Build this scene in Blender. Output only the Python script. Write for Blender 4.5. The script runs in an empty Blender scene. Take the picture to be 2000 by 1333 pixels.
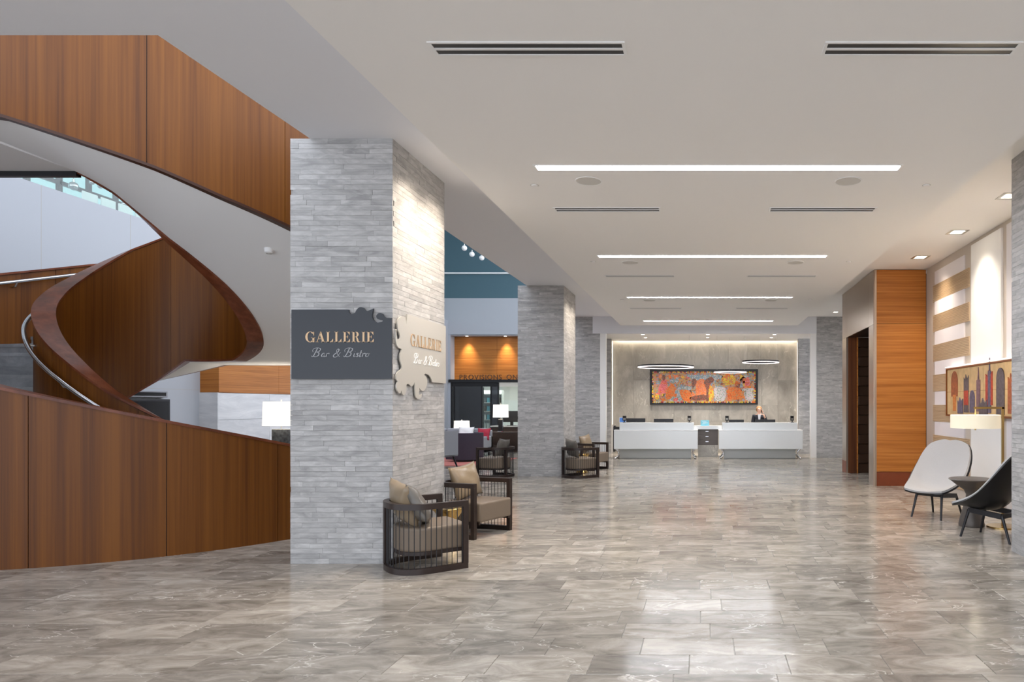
import bpy, bmesh, math, random
from mathutils import Vector, Matrix
random.seed(7)
S = bpy.context.scene
COL = S.collection

# ---------------------------------------------------------------- camera (24 mm shift lens, eye height 1.6 m)
cam = bpy.data.cameras.new('camera')
cam.lens = 24.0; cam.sensor_width = 36.0; cam.sensor_fit = 'HORIZONTAL'
cam.shift_x = -(1373 - 1000) / 2000.0
cam.shift_y = (792 - 666.5) / 2000.0
cam.clip_end = 200
co = bpy.data.objects.new('camera', cam); COL.objects.link(co)
co.location = (0, 0, 1.6); co.rotation_euler = (math.pi / 2, 0, 0)
S.camera = co
# ---------------------------------------------------------------- daylight: pale overcast sky
W = bpy.data.worlds.new('sky'); S.world = W; W.use_nodes = True
bg = W.node_tree.nodes['Background']
bg.inputs[0].default_value = (0.84, 0.90, 1.0, 1); bg.inputs[1].default_value = 1.5
S.view_settings.view_transform = 'Standard'; S.view_settings.look = 'None'
S.view_settings.gamma = 1.0; S.view_settings.use_curve_mapping = False
S.view_settings.exposure = 1.02
S.cycles.max_bounces = 8; S.cycles.diffuse_bounces = 5; S.cycles.glossy_bounces = 3; S.cycles.transparent_max_bounces = 8

# ---------------------------------------------------------------- helpers
def lin(r, g, b):
    f = lambda c: (c / 255 / 12.92) if c / 255 <= 0.04045 else ((c / 255 + 0.055) / 1.055) ** 2.4
    return (f(r), f(g), f(b), 1.0)

def tag(o, label=None, cat=None, group=None, kind=None):
    if label: o['label'] = label
    if cat: o['category'] = cat
    if group: o['group'] = group
    if kind: o['kind'] = kind
    return o

def thing(name, label, cat, loc=(0, 0, 0), rz=0.0, group=None):
    o = bpy.data.objects.new(name, None); COL.objects.link(o)
    o.location = loc; o.rotation_euler = (0, 0, rz); o.empty_display_size = 0.1
    return tag(o, label, cat, group)

class MB:
    """collects geometry; build() links it as one mesh object"""
    def __init__(s): s.v = []; s.f = []; s.mi = []
    def add(s, vs, fs, mi=0):
        n = len(s.v); s.v += [tuple(p) for p in vs]
        for q in fs: s.f.append([n + i for i in q]); s.mi.append(mi)
        return s
    def box(s, x0, x1, y0, y1, z0, z1, mi=0):
        return s.add([(x0,y0,z0),(x1,y0,z0),(x1,y1,z0),(x0,y1,z0),(x0,y0,z1),(x1,y0,z1),(x1,y1,z1),(x0,y1,z1)],
                     [(0,3,2,1),(4,5,6,7),(0,1,5,4),(1,2,6,5),(2,3,7,6),(3,0,4,7)], mi)
    def bar(s, a, b, w, h=None, up=(0,0,1), mi=0):
        a = Vector(a); b = Vector(b); h = h or w; d = (b - a).normalized(); up = Vector(up)
        if abs(d.dot(up)) > 0.99: up = Vector((0,1,0))
        r = d.cross(up).normalized(); u = r.cross(d).normalized()
        vs = [p + r*sx*w/2 + u*sz*h/2 for p in (a, b) for sx, sz in ((-1,-1),(1,-1),(1,1),(-1,1))]
        return s.add(vs, [(0,1,2,3),(7,6,5,4),(0,4,5,1),(1,5,6,2),(2,6,7,3),(3,7,4,0)], mi)
    def tube(s, pts, r, n=8, closed=False, mi=0):
        pts = [Vector(p) for p in pts]; m = len(pts); rr = r if isinstance(r, (list, tuple)) else [r]*m
        vs = []; ref = None
        for i, p in enumerate(pts):
            if closed: d = pts[(i+1) % m] - pts[i-1]
            else: d = pts[min(i+1, m-1)] - pts[max(i-1, 0)]
            d.normalize()
            if ref is None: ref = Vector((0,0,1)) if abs(d.z) < 0.9 else Vector((1,0,0))
            a = (ref - d*ref.dot(d)).normalized(); b = d.cross(a); ref = a
            for k in range(n):
                t = 2*math.pi*k/n; vs.append(p + (a*math.cos(t) + b*math.sin(t))*rr[i])
        fs = []
        for i in range(m if closed else m-1):
            j = (i+1) % m
            for k in range(n): fs.append((i*n+k, i*n+(k+1) % n, j*n+(k+1) % n, j*n+k))
        if not closed: fs += [tuple(range(n))[::-1], tuple((m-1)*n+k for k in range(n))]
        return s.add(vs, fs, mi)
    def lathe(s, prof, c=(0,0,0), n=24, mi=0):
        vs = []
        for r, z in prof:
            for k in range(n):
                t = 2*math.pi*k/n; vs.append((c[0]+r*math.cos(t), c[1]+r*math.sin(t), c[2]+z))
        fs = []
        for i in range(len(prof)-1):
            for k in range(n): fs.append((i*n+k, i*n+(k+1) % n, (i+1)*n+(k+1) % n, (i+1)*n+k))
        if prof[0] == prof[-1]: return s.add(vs, fs, mi)
        if prof[0][0] > 1e-5: fs.append(tuple(range(n))[::-1])
        if prof[-1][0] > 1e-5: fs.append(tuple((len(prof)-1)*n+k for k in range(n)))
        return s.add(vs, fs, mi)
    def prism(s, poly, fn0, fn1, mi=0):
        n = len(poly)
        return s.add([fn0(p) for p in poly] + [fn1(p) for p in poly],
                     [tuple(range(n)), tuple(range(2*n-1, n-1, -1))] + [(i, n+i, n+(i+1) % n, (i+1) % n) for i in range(n)], mi)
    def arc(s, c, r0, r1, ths, zb, zt, mi=0):
        """solid band between radii r0..r1; zb/zt are functions of the angle (deg) giving (inner, outer) heights"""
        vs = []
        for t in ths:
            a = math.radians(t); ca, sa = math.cos(a), math.sin(a); bi, bo = zb(t); ti, to = zt(t)
            for r, z in ((r0, bi), (r1, bo), (r1, to), (r0, ti)): vs.append((c[0]+r*ca, c[1]+r*sa, z))
        fs = []; m = len(ths)
        for i in range(m-1):
            for k in range(4): fs.append((i*4+k, i*4+(k+1) % 4, i*4+4+(k+1) % 4, i*4+4+k))
        fs += [(3,2,1,0), tuple((m-1)*4+k for k in range(4))]
        return s.add(vs, fs, mi)
    def mesh(s, name, mats, smooth=False, bev=0.0):
        me = bpy.data.meshes.new(name); me.from_pydata(s.v, [], s.f)
        for m in (mats if isinstance(mats, (list, tuple)) else [mats]): me.materials.append(m)
        me.polygons.foreach_set('material_index', s.mi)
        bm = bmesh.new(); bm.from_mesh(me); bmesh.ops.recalc_face_normals(bm, faces=bm.faces)
        if bev: bmesh.ops.bevel(bm, geom=bm.edges[:], offset=bev, segments=2, affect='EDGES', profile=0.5, clamp_overlap=True)
        bm.to_mesh(me); bm.free()
        if smooth:
            me.polygons.foreach_set('use_smooth', [True]*len(me.polygons))
            try: me.set_sharp_from_angle(angle=math.radians(38))
            except Exception: pass
        me.update(); return me
    def build(s, name, mats, parent=None, world=False, smooth=False, bev=0.0):
        return link(name, s.mesh(name, mats, smooth, bev), parent, world)

def link(name, me, parent=None, world=False):
    o = bpy.data.objects.new(name, me); COL.objects.link(o)
    if parent:
        o.parent = parent
        if world: o.location = -Vector(parent.location)
    return o

def copy_tree(o, parent=None):
    c = o.copy(); COL.objects.link(c); c.parent = parent
    for ch in list(o.children): copy_tree(ch, c)
    return c

def box(name, m, x0, x1, y0, y1, z0, z1, parent=None, world=True, bev=0.0):
    return MB().box(x0, x1, y0, y1, z0, z1).build(name, m, parent, world, False, bev)

def struct(o): o['kind'] = 'structure'; return o

def lerp_tab(tab):
    def g(t):
        if t >= tab[0][0]: return tab[0][1]
        for (a, x), (b, y) in zip(tab, tab[1:]):
            if t >= b: return x + (y-x)*(t-a)/(b-a)
        return tab[-1][1]
    return g

# ---------------------------------------------------------------- materials
def newmat(name):
    m = bpy.data.materials.new(name); m.use_nodes = True
    nt = m.node_tree; return m, nt, nt.nodes['Principled BSDF']

def mat(name, col, rough=0.5, metal=0.0, spec=0.5, emit=None, es=0.0, bump=0.0, bscale=60, alpha=1.0, trans=0.0, var=0.0):
    m, nt, p = newmat(name)
    c = lin(*col) if max(col) > 1.0 else tuple(col) + (1,)
    p.inputs['Base Color'].default_value = c; p.inputs['Roughness'].default_value = rough
    p.inputs['Metallic'].default_value = metal; p.inputs['Specular IOR Level'].default_value = spec
    p.inputs['Alpha'].default_value = alpha; p.inputs['Transmission Weight'].default_value = trans
    if emit: p.inputs['Emission Color'].default_value = lin(*emit); p.inputs['Emission Strength'].default_value = es
    if bump or var:
        g = nt.nodes.new('ShaderNodeNewGeometry'); n = nt.nodes.new('ShaderNodeTexNoise'); n.inputs['Scale'].default_value = bscale; n.inputs['Detail'].default_value = 4
        nt.links.new(g.outputs['Position'], n.inputs['Vector'])
        if bump:
            b = nt.nodes.new('ShaderNodeBump'); b.inputs['Strength'].default_value = bump; b.inputs['Distance'].default_value = 0.01
            nt.links.new(n.outputs[0], b.inputs['Height']); nt.links.new(b.outputs[0], p.inputs['Normal'])
        if var:
            r = nt.nodes.new('ShaderNodeValToRGB'); r.color_ramp.elements[0].position = .3; r.color_ramp.elements[1].position = .7
            r.color_ramp.elements[0].color = tuple(x*(1-var) for x in c[:3]) + (1,); r.color_ramp.elements[1].color = tuple(min(1, x*(1+var)) for x in c[:3]) + (1,)
            nt.links.new(n.outputs[0], r.inputs[0]); nt.links.new(r.outputs[0], p.inputs['Base Color'])
    return m

def rnd_node(nt):
    oi = nt.nodes.new('ShaderNodeObjectInfo'); g = nt.nodes.new('ShaderNodeNewGeometry')
    a = nt.nodes.new('ShaderNodeMath'); a.operation = 'ADD'; nt.links.new(oi.outputs['Random'], a.inputs[0]); nt.links.new(g.outputs['Random Per Island'], a.inputs[1])
    f = nt.nodes.new('ShaderNodeMath'); f.operation = 'FRACT'; nt.links.new(a.outputs[0], f.inputs[0])
    return g, f

def stone(name, dark, light, vein, rough, scale=(1,1,1), nscale=3.0, tone=0.3, veins=0.6, bump=0.0, vscale=1.6, spec=.5):
    m, nt, p = newmat(name); N = nt.nodes.new; L = nt.links.new
    g, f = rnd_node(nt)
    vm = N('ShaderNodeVectorMath'); vm.operation = 'SCALE'; vm.inputs[0].default_value = (37.1, 91.7, 53.3); L(f.outputs[0], vm.inputs['Scale'])
    ad = N('ShaderNodeVectorMath'); L(g.outputs['Position'], ad.inputs[0]); L(vm.outputs[0], ad.inputs[1])
    mp = N('ShaderNodeVectorMath'); mp.operation = 'MULTIPLY'; L(ad.outputs[0], mp.inputs[0]); mp.inputs[1].default_value = scale
    n1 = N('ShaderNodeTexNoise'); n1.inputs['Scale'].default_value = nscale; n1.inputs['Detail'].default_value = 9; n1.inputs['Roughness'].default_value = .66; n1.inputs['Distortion'].default_value = 1.0
    L(mp.outputs[0], n1.inputs['Vector'])
    r1 = N('ShaderNodeValToRGB'); r1.color_ramp.elements[0].position = .32; r1.color_ramp.elements[1].position = .7
    r1.color_ramp.elements[0].color = lin(*dark); r1.color_ramp.elements[1].color = lin(*light); L(n1.outputs[0], r1.inputs[0])
    n2 = N('ShaderNodeTexNoise'); n2.inputs['Scale'].default_value = vscale; n2.inputs['Detail'].default_value = 5; n2.inputs['Distortion'].default_value = 1.8
    L(mp.outputs[0], n2.inputs['Vector'])
    s1 = N('ShaderNodeMath'); s1.operation = 'SUBTRACT'; s1.inputs[1].default_value = .5; L(n2.outputs[0], s1.inputs[0])
    ab = N('ShaderNodeMath'); ab.operation = 'ABSOLUTE'; L(s1.outputs[0], ab.inputs[0])
    r2 = N('ShaderNodeMapRange'); r2.inputs['From Min'].default_value = 0; r2.inputs['From Max'].default_value = .014; r2.inputs['To Min'].default_value = veins; r2.inputs['To Max'].default_value = 0; L(ab.outputs[0], r2.inputs[0])
    n3 = N('ShaderNodeTexNoise'); n3.inputs['Scale'].default_value = 2.3; L(ad.outputs[0], n3.inputs['Vector'])
    g3 = N('ShaderNodeMapRange'); g3.inputs['From Min'].default_value = .5; g3.inputs['From Max'].default_value = .68; L(n3.outputs[0], g3.inputs[0])
    mv = N('ShaderNodeMath'); mv.operation = 'MULTIPLY'; L(r2.outputs[0], mv.inputs[0]); L(g3.outputs[0], mv.inputs[1])
    t = N('ShaderNodeMapRange'); t.inputs['To Min'].default_value = 1-tone; t.inputs['To Max'].default_value = 1+tone; L(f.outputs[0], t.inputs[0])
    sc = N('ShaderNodeVectorMath'); sc.operation = 'SCALE'; L(r1.outputs[0], sc.inputs[0]); L(t.outputs[0], sc.inputs['Scale'])
    mx = N('ShaderNodeMix'); mx.data_type = 'RGBA'; L(mv.outputs[0], mx.inputs[0]); L(sc.outputs[0], mx.inputs[6]); mx.inputs[7].default_value = lin(*vein)
    L(mx.outputs[2], p.inputs['Base Color']); p.inputs['Roughness'].default_value = rough; p.inputs['Specular IOR Level'].default_value = spec
    if bump:
        b = N('ShaderNodeBump'); b.inputs['Strength'].default_value = bump; b.inputs['Distance'].default_value = .01
        L(n1.outputs[0], b.inputs['Height']); L(b.outputs[0], p.inputs['Normal'])
    return m

def wood(name, c0, c1, c2, scale, rough=.32, band=.5):
    """scale: noise frequency along x, y, z (low along the grain)"""
    m, nt, p = newmat(name); N = nt.nodes.new; L = nt.links.new
    g = N('ShaderNodeNewGeometry'); mp = N('ShaderNodeVectorMath'); mp.operation = 'MULTIPLY'; L(g.outputs['Position'], mp.inputs[0]); mp.inputs[1].default_value = scale
    n1 = N('ShaderNodeTexNoise'); n1.inputs['Scale'].default_value = 1.0; n1.inputs['Detail'].default_value = 5; n1.inputs['Roughness'].default_value = .6; L(mp.outputs[0], n1.inputs['Vector'])
    n2 = N('ShaderNodeTexNoise'); n2.inputs['Scale'].default_value = .16; n2.inputs['Detail'].default_value = 2; L(mp.outputs[0], n2.inputs['Vector'])
    mx = N('ShaderNodeMix'); mx.inputs[0].default_value = band; L(n1.outputs[0], mx.inputs[2]); L(n2.outputs[0], mx.inputs[3])
    r = N('ShaderNodeValToRGB'); e = r.color_ramp.elements; e[0].position = .36; e[0].color = lin(*c0); e[1].position = .64; e[1].color = lin(*c2)
    q = e.new(.5); q.color = lin(*c1); L(mx.outputs[0], r.inputs[0]); L(r.outputs[0], p.inputs['Base Color'])
    p.inputs['Roughness'].default_value = rough; p.inputs['Specular IOR Level'].default_value = .3
    return m

M = {}
M['paint'] = mat('white_paint', (240, 239, 238), .65)
M['paint_grey'] = mat('pale_grey_paint', (229, 230, 235), .65)
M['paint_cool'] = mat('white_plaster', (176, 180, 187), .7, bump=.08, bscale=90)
M['grout'] = mat('grout', (176, 172, 165), .6)
M['tile'] = stone('polished_grey_limestone', (122, 115, 106), (184, 176, 165), (228, 221, 211), .15, scale=(1, 2.2, 1), nscale=2.6, tone=.24, veins=.9, spec=.2)
M['strip'] = stone('honed_stone_strip', (148, 147, 147), (196, 195, 194), (218, 217, 215), .55, scale=(1, 1, 3.4), nscale=3.2, tone=.13, veins=.3, bump=.06)
M['joint'] = mat('stone_joint', (156, 153, 150), .8)
M['slab'] = stone('veined_stone_slab', (154, 149, 140), (188, 183, 174), (228, 224, 214), .3, scale=(1.3, 1, .7), nscale=2.0, tone=.1, veins=.8)
M['marble'] = stone('white_marble', (196, 198, 202), (226, 227, 229), (205, 205, 208), .3, scale=(.5, .5, 2.6), nscale=2, tone=.04, veins=.3)
M['tread'] = stone('grey_stone_tread', (140, 146, 152), (184, 188, 192), (205, 207, 209), .35, tone=.08)
M['wood'] = wood('sapele_vertical', (86, 46, 9), (106, 60, 14), (121, 72, 20), (40, 40, .5), .42)
M['wood_in'] = M['wood']
M['woodx'] = wood('sapele_horizontal', (152, 92, 36), (176, 110, 48), (192, 128, 62), (.7, .7, 42), .4, .3)
M['woodcap'] = wood('sapele_cap', (86, 44, 26), (112, 60, 38), (134, 78, 54), (9, 9, 9), .28)
M['woodlip'] = mat('dark_sapele_lip', (62, 30, 12), .4)
M['plinth'] = mat('red_brown_plinth', (122, 58, 30), .35, var=.12, bscale=5)
M['darkwood'] = mat('dark_walnut_frame', (44, 32, 28), .38, var=.2, bscale=14)
M['chrome'] = mat('polished_chrome', (200, 200, 202), .12, 1.0)
M['steel'] = mat('brushed_steel', (196, 194, 190), .3, 1.0)
M['bronze'] = mat('satin_bronze_cladding', (186, 170, 154), .3, .9)
M['brass'] = mat('polished_brass', (196, 166, 108), .22, 1.0)
M['black'] = mat('black_satin', (22, 22, 24), .35)
M['blackmetal'] = mat('black_metal', (38, 38, 42), .4, .3)
M['slate'] = mat('slate_blue_panel', (41, 45, 52), .4)
M['slate_sheen'] = mat('slate_sheen_panel', (190, 186, 178), .4, .15)  # slate sign seen at a glancing angle, its reflection put into the base colour
M['gold'] = mat('gold_lettering', (196, 164, 128), .35, .35)
M['silver'] = mat('silver_lettering', (150, 150, 152), .35, .3)
M['leather'] = mat('taupe_leather', (122, 108, 93), .42, bump=.1, bscale=140)
M['satin'] = mat('champagne_satin', (142, 125, 102), .3, bump=.18, bscale=16)
M['satin_grey'] = mat('grey_satin', (104, 99, 92), .36, bump=.18, bscale=16)
M['fabric'] = mat('light_grey_felt', (172, 172, 174), .9, bump=.3, bscale=260, var=.08)
M['greyfab'] = mat('grey_upholstery', (150, 152, 158), .9, bump=.2, bscale=200)
M['purple'] = mat('dark_plum_upholstery', (62, 56, 68), .9, bump=.2, bscale=200)
M['whitelac'] = mat('white_lacquer', (226, 229, 230), .12)
M['greyglass'] = mat('grey_back_panel', (176, 178, 176), .25)
M['drawer'] = mat('dark_taupe_laminate', (92, 84, 80), .4)
M['screen'] = mat('black_screen', (16, 16, 20), .15)
M['light'] = mat('led_diffuser', (250, 250, 250), .5, emit=(246, 249, 255), es=37.0)
M['ledwarm'] = mat('warm_led', (250, 245, 235), .5, emit=(255, 240, 214), es=8.0)
M['shoplight'] = mat('shop_light_diffuser', (250, 250, 250), .5, emit=(255, 252, 248), es=7.0)
M['ledsoft'] = mat('cove_led', (250, 245, 235), .5, emit=(255, 242, 220), es=1.4)
M['ringled'] = mat('ring_led', (250, 245, 245), .5, emit=(255, 240, 242), es=1.0)
M['shade'] = mat('linen_lamp_shade', (245, 243, 236), .8, emit=(255, 248, 236), es=.5)
M['shade2'] = mat('cream_lamp_shade', (240, 232, 210), .8, emit=(255, 238, 205), es=.12)
M['speaker'] = mat('speaker_grille', (206, 204, 200), .8)
M['teal'] = mat('teal_grey_wall', (74, 104, 116), .6)
M['carpet'] = mat('coral_carpet', (178, 106, 98), .95, bump=.3, bscale=200, var=.15)
M['skin'] = mat('skin', (214, 170, 148), .5)
M['hair'] = mat('blonde_hair', (176, 130, 84), .5, bump=.4, bscale=120)
M['blazer'] = mat('navy_blazer', (34, 36, 46), .8)
M['shirt'] = mat('white_shirt', (226, 228, 232), .8)
M['blue'] = mat('blue_screen', (60, 104, 168), .3, emit=(60, 110, 180), es=.3)
M['cyan'] = mat('cyan_acrylic', (120, 196, 214), .25)
M['white'] = mat('white_plastic', (238, 238, 238), .4)
M['red'] = mat('crimson_cloth', (170, 40, 62), .8)
M['green'] = mat('lime_green_shade', (190, 206, 60), .5, emit=(190, 206, 60), es=.25)
def glass(name, tint, fac):
    m = bpy.data.materials.new(name); m.use_nodes = True; nt = m.node_tree; nt.nodes.clear(); N = nt.nodes.new
    o = N('ShaderNodeOutputMaterial'); t = N('ShaderNodeBsdfTransparent'); t.inputs[0].default_value = lin(*tint)
    gl = N('ShaderNodeBsdfGlossy'); gl.inputs['Roughness'].default_value = .03
    mx = N('ShaderNodeMixShader'); mx.inputs[0].default_value = fac
    nt.links.new(t.outputs[0], mx.inputs[1]); nt.links.new(gl.outputs[0], mx.inputs[2]); nt.links.new(mx.outputs[0], o.inputs[0])
    return m
M['glass'] = glass('clear_green_glass', (236, 244, 241), .07)
M['glassteal'] = glass('teal_glass', (186, 204, 204), .1)
M['glassdark'] = glass('smoked_glass', (90, 96, 100), .12)

def spot(name, loc, target, power, col=(1, .86, .7), size=70, blend=.6, r=.05, parent=None):
    l = bpy.data.lights.new(name, 'SPOT'); l.energy = power; l.color = col; l.spot_size = math.radians(size); l.spot_blend = blend; l.shadow_soft_size = r
    o = bpy.data.objects.new(name, l); COL.objects.link(o); o.location = loc
    d = Vector(target) - Vector(loc); o.rotation_euler = d.to_track_quat('-Z', 'Y').to_euler()
    if parent: o.parent = parent; o.location = Vector(loc) - Vector(parent.location)
    return o
def point(name, loc, power, col=(1, .9, .76), r=.08, parent=None):
    l = bpy.data.lights.new(name, 'POINT'); l.energy = power; l.color = col; l.shadow_soft_size = r
    o = bpy.data.objects.new(name, l); COL.objects.link(o); o.location = loc
    if parent: o.parent = parent; o.location = Vector(loc) - Vector(parent.location)
    return o
# ================================================================ SETTING
ZS, ZC = 4.29, 3.917          # perimeter soffit, dropped ceiling
# floor base (grout bed) and stone tiles
floor = struct(box('floor', M['grout'], -18, 8, -7, 36, -.3, -.006))
TL, TD, GAP = .61, .3125, .0035
def tile_mb(x0, x1, y0, y1, mb):
    g = GAP/2; c = .0022; x0 += g; x1 -= g; y0 += g; y1 -= g
    mb.add([(x0,y0,-.012),(x1,y0,-.012),(x1,y1,-.012),(x0,y1,-.012),(x0,y0,-c),(x1,y0,-c),(x1,y1,-c),(x0,y1,-c),
            (x0+c,y0+c,0),(x1-c,y0+c,0),(x1-c,y1-c,0),(x0+c,y1-c,0)],
           [(8,9,10,11),(0,1,5,4),(1,2,6,5),(2,3,7,6),(3,0,4,7),(4,5,9,8),(5,6,10,9),(6,7,11,10),(7,4,8,11)])
mbu = MB(); tile_mb(-TL/2, TL/2, -TD/2, TD/2, mbu); tile_me = mbu.mesh('tile', M['tile'])
tiles = []
k0 = int((-7 - 3.7465)/TD)
for k in range(k0, 85):
    y = 3.7465 + k*TD
    off = random.uniform(0, TL) if k % 2 else random.uniform(0, TL)
    x = -17.9 + off
    while x < 7.8 - TL:
        tiles.append((x, y)); x += TL
def in_view(x, y):
    cx, cy = x+TL/2, y+TD/2
    if cy < 3.85: return False
    u = 1373 + cx/cy*1333; v = 792 + 2133/cy
    return -60 < u < 2060 and v < 1345
vis = sorted([t for t in tiles if in_view(*t) and math.hypot(t[0]+TL/2+7.67, t[1]+TD/2-9.6) > 3.0], key=lambda t: t[1])
near = set(vis[:300])
field = MB()
for t in tiles:
    if t in near:
        o = link('tile', tile_me, floor); o.location = (t[0]+TL/2, t[1]+TD/2, 0)
    else: tile_mb(t[0], t[0]+TL, t[1], t[1]+TD, field)
fo = field.build('tile_field', M['tile'], floor); fo['kind'] = 'stuff'

# ceilings: dropped panel, perimeter soffit slabs
struct(box('ceiling', M['paint'], -2.39, 2.75, -1.5, 19.8, ZC, ZS-.002))
struct(MB().box(0, 8, -1.5, 20.72, ZS, 5.0).build('ceiling', M['paint']))
sl = MB()
sl.box(-3.96, 0, -1.5, 20.72, ZS, 5.0).box(-18, -3.96, -1.5, 4.96, ZS, 5.0)
struct(sl.build('ceiling', M['paint_grey']))  # left soffit greyer than the right slab; uneven light put into the paint
struct(box('ceiling', M['paint'], -3.96, 8, 20.72, 30.2, ZS, 5.0))

# side walls
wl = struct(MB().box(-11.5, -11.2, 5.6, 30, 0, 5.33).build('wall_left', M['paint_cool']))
for y in (11.55, 13.35):
    box('joint', M['grout'], -11.2, -11.1985, y, y+.008, 0, 5.33, wl)
box('joint', M['grout'], -11.2, -11.1985, 9, 15.2, 1.935, 1.943, wl)
# projecting marble bay with timber band on the left wall
bay = struct(MB().box(-11.2, -10.81, 15.2, 22, 0, 1.885).build('wall_left', M['paint_cool']))
for i, (y0, y1) in enumerate(((15.2, 17.0), (17.0, 18.8), (18.8, 20.6))):
    for z0, z1 in ((0, .66), (.66, 1.27), (1.27, 1.88)):
        box('marble_panel', M['marble'], -10.815, -10.79, y0+.004, y1-.004, z0+.003, z1-.003, bay)
box('marble_panel', M['marble'], -11.2, -10.792, 15.18, 15.205, 0, 1.88, bay)
for y0, y1 in ((15.2, 17.35), (17.35, 19.5), (19.5, 22)):
    box('timber_panel', M['woodx'], -11.2, -10.78, y0+.003, y1-.003, 1.885, 3.2, bay)
# right wall, set back between the columns and the timber portal
wr = struct(MB().box(4.42, 4.8, -7, 13.5, 0, ZS).build('wall_right', mat('taupe_wallcovering', (196, 186, 176), .8, bump=.15, bscale=220)))
wr2 = struct(MB().box(4.42, 4.8, 16.56, 20.72, 0, ZS).build('wall_right', M['paint']))

wg = struct(MB().box(-11.45, -11.25, -1.5, 5.6, 0, .12).build('window_added', M['blackmetal']))  # unseen glazed opening, added to let daylight in under the stair
for y in (-1.5, .2, 1.9, 3.6, 5.45): box('mullion', M['blackmetal'], -11.4, -11.3, y, y+.08, .12, ZS, wg)
# back wall of the reception niche
YB = 23.2; ZN = 3.78
wb = struct(MB().box(-4.4, 4.6, YB+.02, YB+.3, 0, ZN+.3).build('wall_back', M['joint']))
xs = [-3.02, -2.36, -1.72, -.98, -.36, .2, .88, 1.5, 1.98, 2.55, 3.19]
for i in range(10):
    zs = [0, 1.05, 2.45, ZN] if i % 2 else [0, 1.6, 2.95, ZN]
    for z0, z1 in zip(zs, zs[1:]):
        box('stone_slab', M['slab'], xs[i]+.002, xs[i+1]-.002, YB, YB+.025, z0+.002, min(z1, ZN-.1)-.002, wb)
# niche portal: white header, soffit and jambs
hd = struct(MB().box(-3.35, 3.45, 20.72, 20.9, ZN, ZS).build('wall_back', M['paint_grey']))
struct(MB().box(-3.35, 3.5, 20.9, YB-.12, ZN, ZN+.12).build('ceiling', M['paint']))
struct(MB().box(-3.35, 3.5, YB-.12, YB+.02, ZN+.1, ZN+.2).build('ceiling', M['paint']))
for sx, x in ((-1, -3.075), (1, 3.215)):
    t = struct(MB().box(min(x, x+sx*.06), max(x, x+sx*.06), 22.5, YB+.02, 0, ZN).build('trim_1', M['paint']))
box('led_strip', M['ledwarm'], -3.0, 3.17, YB-.1, YB-.05, ZN+.06, ZN+.075, hd)
for x in (-3.066, 3.2):
    box('led_strip', M['ledsoft'], x-.004, x+.006, YB-.06, YB-.04, .95, ZN-.05, hd)
for x0, x1 in ((-3.128, -2.95), (3.27, 3.45)): struct(MB().box(x0, x1, 20.75, 20.9, 0, ZN).build('trim_2', M['paint']))
for x0, x1 in ((-4.4, -3.4), (3.55, 4.45)): struct(MB().box(x0, x1, 22.5, 22.6, 0, ZS).build('wall_back', M['paint']))
# stone-faced pilasters beside the niche
def strip_face(axis, c, a0, a1, z0, z1, sgn, rows, lens):
    """yield stone strips on a vertical face; axis 'x': face normal along y, axis 'y': normal along x"""
    h = (z1-z0)/rows; out = []
    for r in range(rows):
        a = a0 - random.uniform(0, lens[1]*.8)
        while a < a1-.01:
            b = a + random.uniform(*lens); p0, p1 = max(a, a0), min(b, a1)
            if a1 - p1 < .08: p1 = a1; b = a1
            if p1 - p0 > .03:
                d = random.uniform(.0115, .0145); g = .0008
                zz0, zz1 = z0+r*h+g, z0+(r+1)*h-g
                if axis == 'x': out.append((p0+g, p1-g, min(c, c+sgn*d), max(c, c+sgn*d), zz0, zz1))
                else: out.append((min(c, c+sgn*d), max(c, c+sgn*d), p0+g, p1-g, zz0, zz1))
            a = b
    return out
unit_box = MB().box(-.5, .5, -.5, .5, -.5, .5).mesh('stone_strip', M['strip'])
def stone_column(label, x0, x1, y0, y1, rows, faces, lens=(.22, .62), single=()):
    e = .014
    root = thing('stone_column', label, 'column', ((x0+x1)/2, (y0+y1)/2, 0), group='stone clad columns')
    MB().box(x0+e, x1-e, y0+e, y1-e, 0, ZS).build('core', M['joint'], root, True)
    spec = {'front': ('x', y0+e, x0, x1, -1), 'back': ('x', y1-e, x0, x1, 1), 'left': ('y', x0+e, y0+e, y1-e, -1), 'right': ('y', x1-e, y0+e, y1-e, 1)}
    singles = []; rest = []
    for fc in faces:
        ax, c, a0, a1, sg = spec[fc]
        pcs = strip_face(ax, c, a0, a1, 0, ZS, sg, rows, lens)
        (singles if fc in single else rest).extend(pcs)
    if len(singles) > 300: rest += singles[300:]; singles = singles[:300]
    for b in singles:
        o = link('stone_strip', unit_box, root)
        o.location = Vector(((b[0]+b[1])/2, (b[2]+b[3])/2, (b[4]+b[5])/2)) - Vector(root.location); o.scale = (b[1]-b[0], b[3]-b[2], b[5]-b[4])
    if rest:
        mb = MB()
        for b in rest: mb.box(*b)
        o = mb.build('stone_cladding', M['strip'], root, True); o['kind'] = 'stuff'
    return root
stone_column('pale stone strip column with two restaurant signs, beside the staircase', -4.16, -3.128, 6.88, 8.26, 83, ('front', 'right', 'left', 'back'), (.24, .66), ('front', 'right'))
stone_column('grey stone strip column behind the far pair of slatted armchairs', -4.16, -3.128, 15.33, 16.75, 83, ('front', 'right', 'left'))
stone_column('narrow grey stone column just left of the reception niche', -4.16, -3.128, 20.74, 21.7, 83, ('front', 'right'))
stone_column('grey stone column between the reception niche and the timber portal', 3.45, 4.4, 20.74, 21.7, 83, ('front', 'left'))
stone_column('pale stone column cut by the right edge of the picture', 3.38, 4.4, 6.05, 7.48, 83, ('left', 'front', 'back'), single=('left',))
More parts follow.
